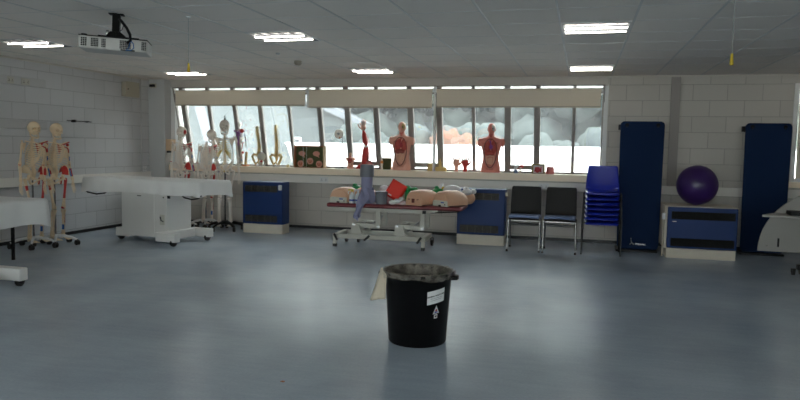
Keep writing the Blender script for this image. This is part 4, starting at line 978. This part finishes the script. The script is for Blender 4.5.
# muscular arm model
t = thing('muscle_arm_model', 'upright flayed arm model with red muscles, hand raised, on the sill', 'arm model', (-3.405, 10.60, SZ))
MB().lathe([(.001, 0), (.07, 0), (.07, .02), (.001, .022)], 20, cap=True).build('base', 'wood_l', t)
a = MB(); a.tube([(0, 0, .02), (-.01, 0, .10), (-.005, 0, .22), (.0, 0, .33), (.005, 0, .39)], [.040, .060, .060, .048, .024], 14, 0)
a.tube([(.035, -.03, .12), (.03, -.035, .22), (.012, -.02, .34)], [.018, .024, .010], 10, 0); a.tube([(-.035, -.03, .14), (-.03, -.035, .24), (-.01, -.02, .36)], [.016, .022, .008], 10, 0)
a.tube([(.005, 0, .38), (-.015, 0, .46), (-.035, 0, .56), (-.045, 0, .63)], [.028, .046, .036, .018], 12, 0); a.tube([(.02, -.02, .40), (.0, -.028, .48), (-.03, -.02, .58)], [.010, .018, .008], 8, 0)
a.tube([(.03, -.03, .38), (.01, -.04, .36), (-.02, -.04, .40)], [.012, .016, .010], 8, 1); a.build('arm_muscles', ['red', 'bone_w'], t, ang=70)
MB().ell((.055, -.02, .085), (.06, .045, .065), 16, 12).build('shoulder_muscle', 'pinkbox', t); MB().ell((-.065, 0, .07), (.085, .035, .045), 14, 10, X=T(0, 0, .0) @ Ry(-.45)).build('chest_muscle', 'red', t)
hm = MB(); hm.ell((-.048, 0, .675), (.044, .020, .046), 14, 10)
for i, (dx, dz) in enumerate(((-.045, .06), (-.018, .105), (.008, .115), (.034, .10))): hm.tube([(-.048+dx*.5, 0, .69), (-.048+dx*.9, -.01, .69+dz*.55), (-.048+dx*1.2, -.03, .69+dz)], [.013, .012, .009], 8, 0)
hm.tube([(-.07, 0, .65), (-.115, -.01, .68), (-.135, -.02, .73)], [.014, .012, .009], 8); hm.build('hand', 'skin_t', t, ang=70)
# green framed board with yellow pieces
t = thing('small_display_board', 'small olive display board on the sill left of the pale torso', 'display board', (-3.05, 10.66, SZ))
MB().box(-.10, .06, 0, .02, 0, .18).build('board', 'board', t, bevel=.002); MB().box(-.105, -.095, -.005, .025, 0, .185).box(.055, .065, -.005, .025, 0, .185).box(-.105, .065, -.005, .025, .18, .19).build('frame', 'wood_l', t)
t = thing('tooth_model', 'yellow and white peg-shaped model in front of the small olive board', 'anatomical model', (-3.12, 10.56, SZ))
MB().lathe([(.001, 0), (.022, 0), (.016, .06), (.022, .11), (.012, .15), (.004, .22), (.001, .23)], 14, cap=True).build('stem', 'bone_w', t); MB().lathe([(.001, .10), (.024, .10), (.020, .14), (.001, .15)], 14, cap=True).build('band', 'orange', t)
# wooden blocks with cones
t = thing('cone_model', 'yellow wooden block model with two pointed cones between the torsos', 'model', (-2.20, 10.56, SZ))
M['pine'] = mat('pale_pine', (.66, .47, .17), .55, noise=.08, nscale=14)
MB().box(-.155, .145, -.04, .04, 0, .065).build('block', M['pine'], t, bevel=.004)
for x in (-.065, .045): MB().lathe([(.001, .065), (.032, .065), (.026, .10), (.014, .16), (.004, .20), (.001, .202)], 16, cap=True, X=T(x, 0, 0)).build('cone', M['pine'], t)
MB().box(-.15, -.10, -.03, .03, .065, .115).build('small_block', M['pine'], t, bevel=.004)
# hand models
def hand_model(x, y, h, m, label):
    t = thing('hand_model', label, 'hand model', (x, y, SZ), 0, 'upright hand models on the sill'); s = h/.19
    MB().tube([(0, 0, 0), (0, 0, .05*s), (0, 0, .07*s)], [.022*s, .024*s, .03*s], 12, flat=.7).ell((0, 0, .095*s), (.040*s, .018*s, .042*s), 16, 10).build('palm', m, t, ang=70)
    for i, (dx, dz) in enumerate(((-.030, .055), (-.011, .07), (.009, .065), (.028, .05))):
        MB().tube([(dx*s, 0, .12*s), (dx*1.2*s, -.004, (.12+dz*.5)*s), (dx*1.35*s, -.010, (.12+dz)*s)], [.0085*s, .0075*s, .005*s], 8).build('finger', 'skin_t' if m != 'red' else 'bone_w', t)
    MB().tube([(.03*s, 0, .075*s), (.055*s, -.005, .10*s), (.065*s, -.01, .13*s)], [.012*s, .009*s, .006*s], 8).build('thumb', m, t)
hand_model(-1.90, 10.58, .27, 'skin_t', 'pinkish upright hand model on the sill, left one of the two')
hand_model(-1.755, 10.56, .27, 'red', 'upright hand model with dark red palm, right one of the two')
# little figures
t = thing('eye_model', 'small bluish-white model on the sill right of the red torso', 'model', (-.97, 10.56, SZ))
MB().lathe([(.001, 0), (.03, 0), (.026, .05), (.001, .06)], 16, cap=True).build('cup', M['seat_sky_sheen'], t); MB().ell((0, 0, .085), (.028, .028, .035), 14, 10).build('bulb', 'white', t)
t = thing('joint_model', 'small red joint model on a stem, beside the bluish-white one', 'model', (-.885, 10.56, SZ))
MB().tube([(-.02, 0, 0), (-.015, 0, .06), (-.005, 0, .09)], [.014, .012, .016], 10).build('stem', 'bone_w', t); MB().ell((.005, 0, .105), (.038, .022, .024), 14, 10).build('muscle', 'red', t)
t = thing('framed_model', 'olive-gold square frame holding a red and white model on the sill', 'framed model', (-.63, 10.58, SZ))
MB().box(-.10, -.075, -.02, .02, 0, .15).box(.075, .10, -.02, .02, 0, .15).box(-.075, .075, -.02, .02, .125, .15).box(-.075, .075, -.02, .02, 0, .01).build('frame', 'gold', t, bevel=.003)
MB().box(-.075, .075, .005, .015, .01, .125).build('backing', 'cardw', t); MB().ell((-.01, 0, .06), (.04, .015, .045), 14, 10).tube([(-.05, 0, .03), (-.04, 0, .10)], .01, 8).tube([(.035, 0, .02), (.04, 0, .10)], .01, 8).build('section', 'heart', t)
t = thing('pink_pot', 'squat pink ribbed pot at the right end of the models', 'pot', (-.45, 10.56, SZ))
MB().lathe([(.001, 0), (.058, 0), (.062, .02), (.058, .04), (.062, .06), (.058, .085), (.050, .10), (.001, .102)], 24, cap=True).build('pot_body', 'pinkbox', t)
MB().lathe([(.001, .112), (.048, .112), (.05, .10)], 20, cap=True).build('lid', 'pinkbox', t)

# ------------------------------------------------------------------ bin
bn = thing('waste_bin', 'large round black waste bin standing alone in mid floor', 'bin', (-1.085, 4.63, 0))
pr_ = [(.001, .006), (.188, .006), (.198, .0), (.205, .012), (.235, .475), (.247, .485), (.25, .50), (.245, .508), (.238, .505), (.232, .47), (.20, .02), (.001, .018)]
MB().lathe(pr_, 72, cap=True).build('bin_body', 'binb', bn, ang=50)
for k in (-1, 1): MB().prism([(k*.225, -.05), (k*.285, -.035), (k*.29, 0), (k*.285, .035), (k*.225, .05)], .455, .485, 'xy').build('handle', 'binb', bn, bevel=.008)
def liner(u, v):
    a = u*2*PI; w = math.sin(a*17)*.004+math.sin(a*7+1)*.005
    if v < .25: q = v/.25; r = .252+.004*q; z = .470+.038*q+.008*math.sin(a*3+.5)+.004*math.sin(a*8)
    elif v < .4: q = (v-.25)/.15; r = .256-.024*q; z = .512
    else: q = (v-.4)/.6; r = .232-.09*q; z = .512-.30*q
    r += w*(1 if v < .4 else 1+2*(v-.4)); return (r*math.cos(a), r*math.sin(a), z)
tag(MB().grid(liner, 140, 16).build('bin_liner', 'liner', loc=(-1.085, 4.63, 0), ang=80), 'clear crinkled plastic liner folded over the rim of the black bin', 'bin liner')
def towel(u, v): return (-.255+.062*u-.075*(1-u)*v, -.075-.085*u+.010*math.sin(u*9+v*3), .515-.235*v*(1-.25*u)-.02*u)
tw = thing('paper_towel', 'beige folded paper towel hanging over the left rim of the black bin', 'paper towel', (-1.085, 4.63, 0))
MB().grid(towel, 8, 12).build('outer_fold', 'paper_bag', tw, solid=.008, ang=80)
MB().grid(lambda u, v: (-.262+.05*u-.03*(1-u)*v, -.045-.09*u+.008*math.sin(u*7), .508-.19*v+.01*math.sin(u*5)), 8, 10).build('inner_fold', 'paper_bag', tw, solid=.006, ang=80)
# label on the curved side
def on_bin(az, z, off=.002): 
    r = .205+(.03)*(z-.012)/.463+off; return Vector((r*math.cos(az), r*math.sin(az), z))
az0 = math.radians(-43)
MB().grid(lambda u, v: on_bin(az0-.31+.62*u, .302+.092*v+.022*u, .0015), 14, 2).build('label', 'label', bn, ang=80)
def wrap_text(body, size, m, azc, z, slope=.0, name='lettering', bold=0):
    o = text(body, size, m, bn, (0, 0, 0), (0, 0, 0), name, .0002, 'CENTER', bold)
    for v in o.data.vertices:
        az = azc+v.co.x/.226; p = on_bin(az, z+v.co.y+slope*v.co.x, .0025+v.co.z*.5); v.co = p
    return o
wrap_text('GENERAL WASTE ONLY', .0135, 'ink', az0, .363, .18, bold=.0006)
wrap_text('Please do not place sharps', .0085, 'ink', az0, .349, .18)
wrap_text('or clinical items in this bin', .0085, 'ink', az0, .336, .18)
tri = MB().add([on_bin(az0-.11, .235, .002), on_bin(az0+.13, .243, .002), on_bin(az0+.01, .298, .002)], [(0, 1, 2)]); tri.build('sticker', 'label', bn)
MB().add([on_bin(az0-.055, .243, .003), on_bin(az0+.07, .247, .003), on_bin(az0+.05, .257, .003), on_bin(az0-.035, .254, .003)], [(0, 1, 2, 3)]).build('sticker_mark', 'blue_ink', bn)
MB().add([on_bin(az0-.035, .255, .003), on_bin(az0+.05, .258, .003), on_bin(az0+.03, .272, .003), on_bin(az0-.015, .270, .003)], [(0, 1, 2, 3)]).build('sticker_mark', 'red_ink', bn)
MB().add([on_bin(az0-.06, .205, .002), on_bin(az0+.065, .208, .002), on_bin(az0+.065, .236, .002), on_bin(az0-.06, .233, .002)], [(0, 1, 2, 3)]).build('sticker', 'label', bn)
MB().add([on_bin(az0-.03, .214, .003), on_bin(az0+.035, .216, .003), on_bin(az0+.035, .228, .003), on_bin(az0-.03, .226, .003)], [(0, 1, 2, 3)]).build('sticker_mark', 'ink', bn)

# ------------------------------------------------------------------ desk at right edge
dk = thing('mobile_desk', 'white mobile desk with quarter-round side panel at the right edge', 'desk', (2.45, 8.62, 0))
pts = [(0.45, .245), (-.435, .245)]
for i in range(1, 15):
    a = PI-PI/2*i/14; pts.append((.40+.835*math.cos(a), .255+.75*math.sin(a)))
pts.append((.45, 1.0))
MB().prism(pts, .0, .022).build('side_panel', 'desk_w', dk, bevel=.003)
MB().lathe([(.001, -.004), (.013, -.004), (.013, 0)], 14, cap=True, X=T(-.345, 0, .31) @ Rx(-PI/2) @ Rx(PI)).box(-.235, -.215, -.005, 0, .30, .40).build('fixing_slots', 'black', dk)
MB().prism([(-.48, -.30), (-.38, -.33), (.0, -.42), (.75, -.46), (.75, .0), (-.30, -.0), (-.45, -.22)], .665, .69, 'xy').build('desk_top', 'desk_w', dk, bevel=.006)
MB().box(.05, .13, -.20, -.10, .12, .665).build('column', 'black', dk, bevel=.004)
MB().box(-.06, .60, -.18, -.12, .07, .13).box(.02, .10, -.33, .0, .07, .12).build('base', 'black', dk, bevel=.006)
for (x, y) in ((-.08, -.10), (.02, -.31), (.02, -.02), (.57, -.15)): castor(dk, x, y, .035, top=.075)
t = thing('black_tray', 'black tray lying on the white desk at the right edge', 'tray', (2.55, 8.45, .691), -.1)
MB().box(-.28, .28, -.14, .12, 0, .03).box(-.28, .28, -.14, -.125, .012, .04).box(-.28, .28, .105, .12, .012, .04).box(-.28, -.265, -.125, .105, .012, .04).box(.265, .28, -.125, .105, .012, .04).build('tray_body', 'black', t, bevel=.003)
t = thing('paper_pile', 'white papers on the black tray at the right edge', 'papers', (2.62, 8.45, .705), .2)
MB().box(-.11, .11, -.09, .09, 0, .02).build('lower_sheets', 'cardw', t); MB().box(-.09, .12, -.08, .07, .02, .045, X=Rz(.2)).build('upper_sheets', 'cardw', t)
tag(MB().prism([(-.012, -.006), (.010, -.010), (.013, .006), (-.004, .010)], 0, .003, 'xy').build('leaf_scrap', 'wood', loc=(-1.63, 3.55, 0)), 'tiny brown scrap on the floor left of the bin', 'scrap')

# ------------------------------------------------------------------ outside
struct(MB().box(-70, 60, -60, 110, -.9, -.4).build('ground_outside', 'ground'))
t = thing('garden_wall', 'long white rendered wall outside the window', 'wall', (-6, 18.0, -.4))
MB().box(-26, 22, 0, .3, 0, 1.80).build('wall_body', 'render', t); MB().box(-26, 22, -.04, .34, 1.80, 1.86).build('coping', 'render', t)
def tree(x, y, h, r, m, label, seed):
    t = thing('tree', label, 'tree', (x, y, -.4), seed*.7, 'trees beyond the white wall'); q = random.Random(seed)
    MB().tube([(0, 0, 0), (.1, .05, h*.3), (0, 0, h*.62)], [.25, .18, .08], 10).build('trunk', 'bark', t)
    c = MB()
    for i in range(60):
        a = q.random()*2*PI; rr = r*.85*q.random()**.55; z = h*(.26+.66*q.random()); s = r*(.20+.16*q.random())
        k1, k2 = q.random()*9, q.random()*9
        c.ell((rr*math.cos(a), rr*math.sin(a), z), (s, s, s*.8), 14, 9, fn=lambda p, d: p*(1+.16*math.sin(d.x*7+k1)*math.cos(d.z*8+k2)+.1*math.sin(d.y*13+k2)))
    for i in range(1500):
        a = q.random()*2*PI; b_ = math.acos(1-2*q.random()); rad = r*(.95+.35*q.random()); p = Vector((rad*math.sin(b_)*math.cos(a), rad*math.sin(b_)*math.sin(a), h*.66+rad*.62*math.cos(b_)*h/(2.2*r)))
        u = Vector((q.random()-.5, q.random()-.5, q.random()-.5)).normalized()*.12; w = u.orthogonal().normalized()*.09
        c.add([p-u, p+w, p+u, p-w], [(0, 1, 2, 3)])
    c.build('foliage', m, t, ang=70, fix=False)
hd = MB(); hq = random.Random(5)
for i in range(70): hd.ell((-8.6+i*.3, hq.uniform(-.2, .2), hq.uniform(1.0, 2.2)), (.55, .5, .55), 12, 8, fn=lambda p, d: p*(1+.15*math.sin(d.x*9+i)*math.cos(d.z*8)))
hd.box(-8.8, 12.5, -.35, .35, 0, 1.9)
tag(hd.build('hedge', 'leaf2', loc=(0, 24.2, -.4), ang=70), 'long green hedge outside behind the white wall', 'hedge')
tree(-22, 33, 9.0, 4.2, 'leaf2', 'blue-green tree outside, seen behind the leftmost panes', 1)
tree(-14.5, 36, 9.5, 4.5, 'leaf2', 'broad blue-green tree outside, behind the brain display', 2)
tree(-9, 31, 8.6, 3.9, 'leaf', 'green tree outside, behind the muscle arm model', 3)
tree(-4.2, 33, 8.8, 3.9, 'leaf', 'green tree outside, right of the pale torso', 4)
tree(.5, 30, 8.2, 3.7, 'leaf2', 'blue-green tree outside, behind the small framed model', 5)
tree(-2.0, 40, 10.5, 5.0, 'leaf', 'tall green tree outside, behind the red torso', 6)
tree(5.5, 32, 8.2, 4.2, 'leaf', 'green tree outside at the right end of the window', 7)
tree(-6.8, 42, 10.5, 5.0, 'leaf2', 'tall blue-green tree outside, between the torsos', 8)
tree(-18, 44, 11, 5.2, 'leaf', 'tall green tree outside at the left, behind the house', 9)
tree(-29, 42, 11, 5.2, 'leaf2', 'tall blue-green tree outside at far left', 10)
def bush(x, y, r, m, label, seed):
    t = thing('bush', label, 'bush', (x, y, -.4), 0, 'autumn bushes outside'); q = random.Random(seed); c = MB()
    for i in range(14):
        a = q.random()*2*PI; rr = r*.7*q.random(); c.ell((rr*math.cos(a), rr*math.sin(a), r*(.5+1.1*q.random())), (r*.45, r*.45, r*.4), 12, 8, fn=lambda p, d: p*(1+.2*math.sin(d.x*8+i)*math.cos(d.z*7)))
    c.build('foliage', m, t, ang=70); MB().tube([(0, 0, 0), (0, 0, r)], .08, 8).build('trunk', 'bark', t)
bush(-3.9, 20.5, 1.2, 'leaf_o', 'large orange autumn bush outside, left of the red torso', 1)
bush(-1.6, 21.5, .95, 'leaf_o', 'smaller orange autumn bush outside, behind the red torso', 2)
bush(-6.4, 21.5, 1.0, 'leaf', 'bright green bush outside, beside the orange ones', 3)
# house at left with gable
hs = thing('house', 'pale gabled house outside, seen through the left panes', 'house', (-12.6, 25, -.4), .15)
MB().prism([(-5, 0), (4, 0), (4, 2.6), (-.5, 4.6), (-5, 2.6)], 0, 6, 'xz').build('wall', 'lead', hs)
MB().prism([(-5.4, 2.45), (-.5, 4.62), (4.4, 2.45), (4.4, 2.7), (-.5, 4.95), (-5.4, 2.7)], -.4, 6.4, 'xz').build('roof', 'roofm', hs)
for x in (-3, 1.2):
    w = MB().box(x-.6, x+.6, -.06, 0, 1.0, 2.1).build('window', 'render', hs); MB().box(x-.52, x+.52, -.08, -.06, 1.08, 2.02).build('pane', 'darkwin', w)
# neighbouring wing with slanting roof edge, far left
wg = thing('building_wing', 'grey clad wing of the building outside the leftmost panes', 'building', (-10.6, 15.5, -.4), -.25)
MB().prism([(-4, 0), (2.4, 0), (1.2, 3.2), (.4, 5.6), (-4, 6.5)], 0, 3.5, 'xz').build('wall', 'lead', wg)
MB().prism([(2.4, 0), (2.6, 0), (1.4, 3.2), (.6, 5.7), (.4, 5.6), (1.2, 3.2)], -.15, 0, 'xz').build('roof_edge', 'roofm', wg)

# ------------------------------------------------------------------ world and camera
w = bpy.data.worlds.new('overcast'); bpy.context.scene.world = w; w.use_nodes = True
nt = w.node_tree; bg = nt.nodes['Background']
tcn = nt.nodes.new('ShaderNodeTexCoord'); sp = nt.nodes.new('ShaderNodeSeparateXYZ'); cr = nt.nodes.new('ShaderNodeValToRGB')
cr.color_ramp.elements[0].color = (.93, .91, .88, 1); cr.color_ramp.elements[1].color = (1, .975, .94, 1)
nt.links.new(tcn.outputs['Generated'], sp.inputs[0]); nt.links.new(sp.outputs['Z'], cr.inputs['Fac']); nt.links.new(cr.outputs['Color'], bg.inputs['Color'])
bg.inputs['Strength'].default_value = 4.2

PIT, ROL, YAW, F = -.077548, .017412, .25953, 678.69
fw = Vector((-math.sin(YAW)*math.cos(PIT), math.cos(YAW)*math.cos(PIT), math.sin(PIT)))
rt = Vector((math.cos(YAW), math.sin(YAW), 0)); up = rt.cross(fw)
rt2 = rt*math.cos(ROL)+up*math.sin(ROL); up2 = -rt*math.sin(ROL)+up*math.cos(ROL)
cam = bpy.data.cameras.new('camera'); co = bpy.data.objects.new('camera', cam); COL.objects.link(co)
mx4 = Matrix((rt2, up2, -fw)).transposed().to_4x4(); mx4.translation = (0, 0, 1.3692); co.matrix_world = mx4
cam.sensor_width = 36; cam.lens = F*36/800; cam.clip_end = 300
cam.dof.use_dof = True; cam.dof.focus_distance = 4.7; cam.dof.aperture_fstop = 3.6
bpy.context.scene.camera = co
sc = bpy.context.scene
sc.view_settings.view_transform = 'Standard'; sc.view_settings.look = 'None'; sc.view_settings.gamma = 1; sc.view_settings.use_curve_mapping = False
sc.view_settings.exposure = 1.5
sc.cycles.max_bounces = 10; sc.cycles.diffuse_bounces = 5; sc.cycles.transparent_max_bounces = 12; sc.cycles.sample_clamp_indirect = 6
sc.cycles.caustics_reflective = False
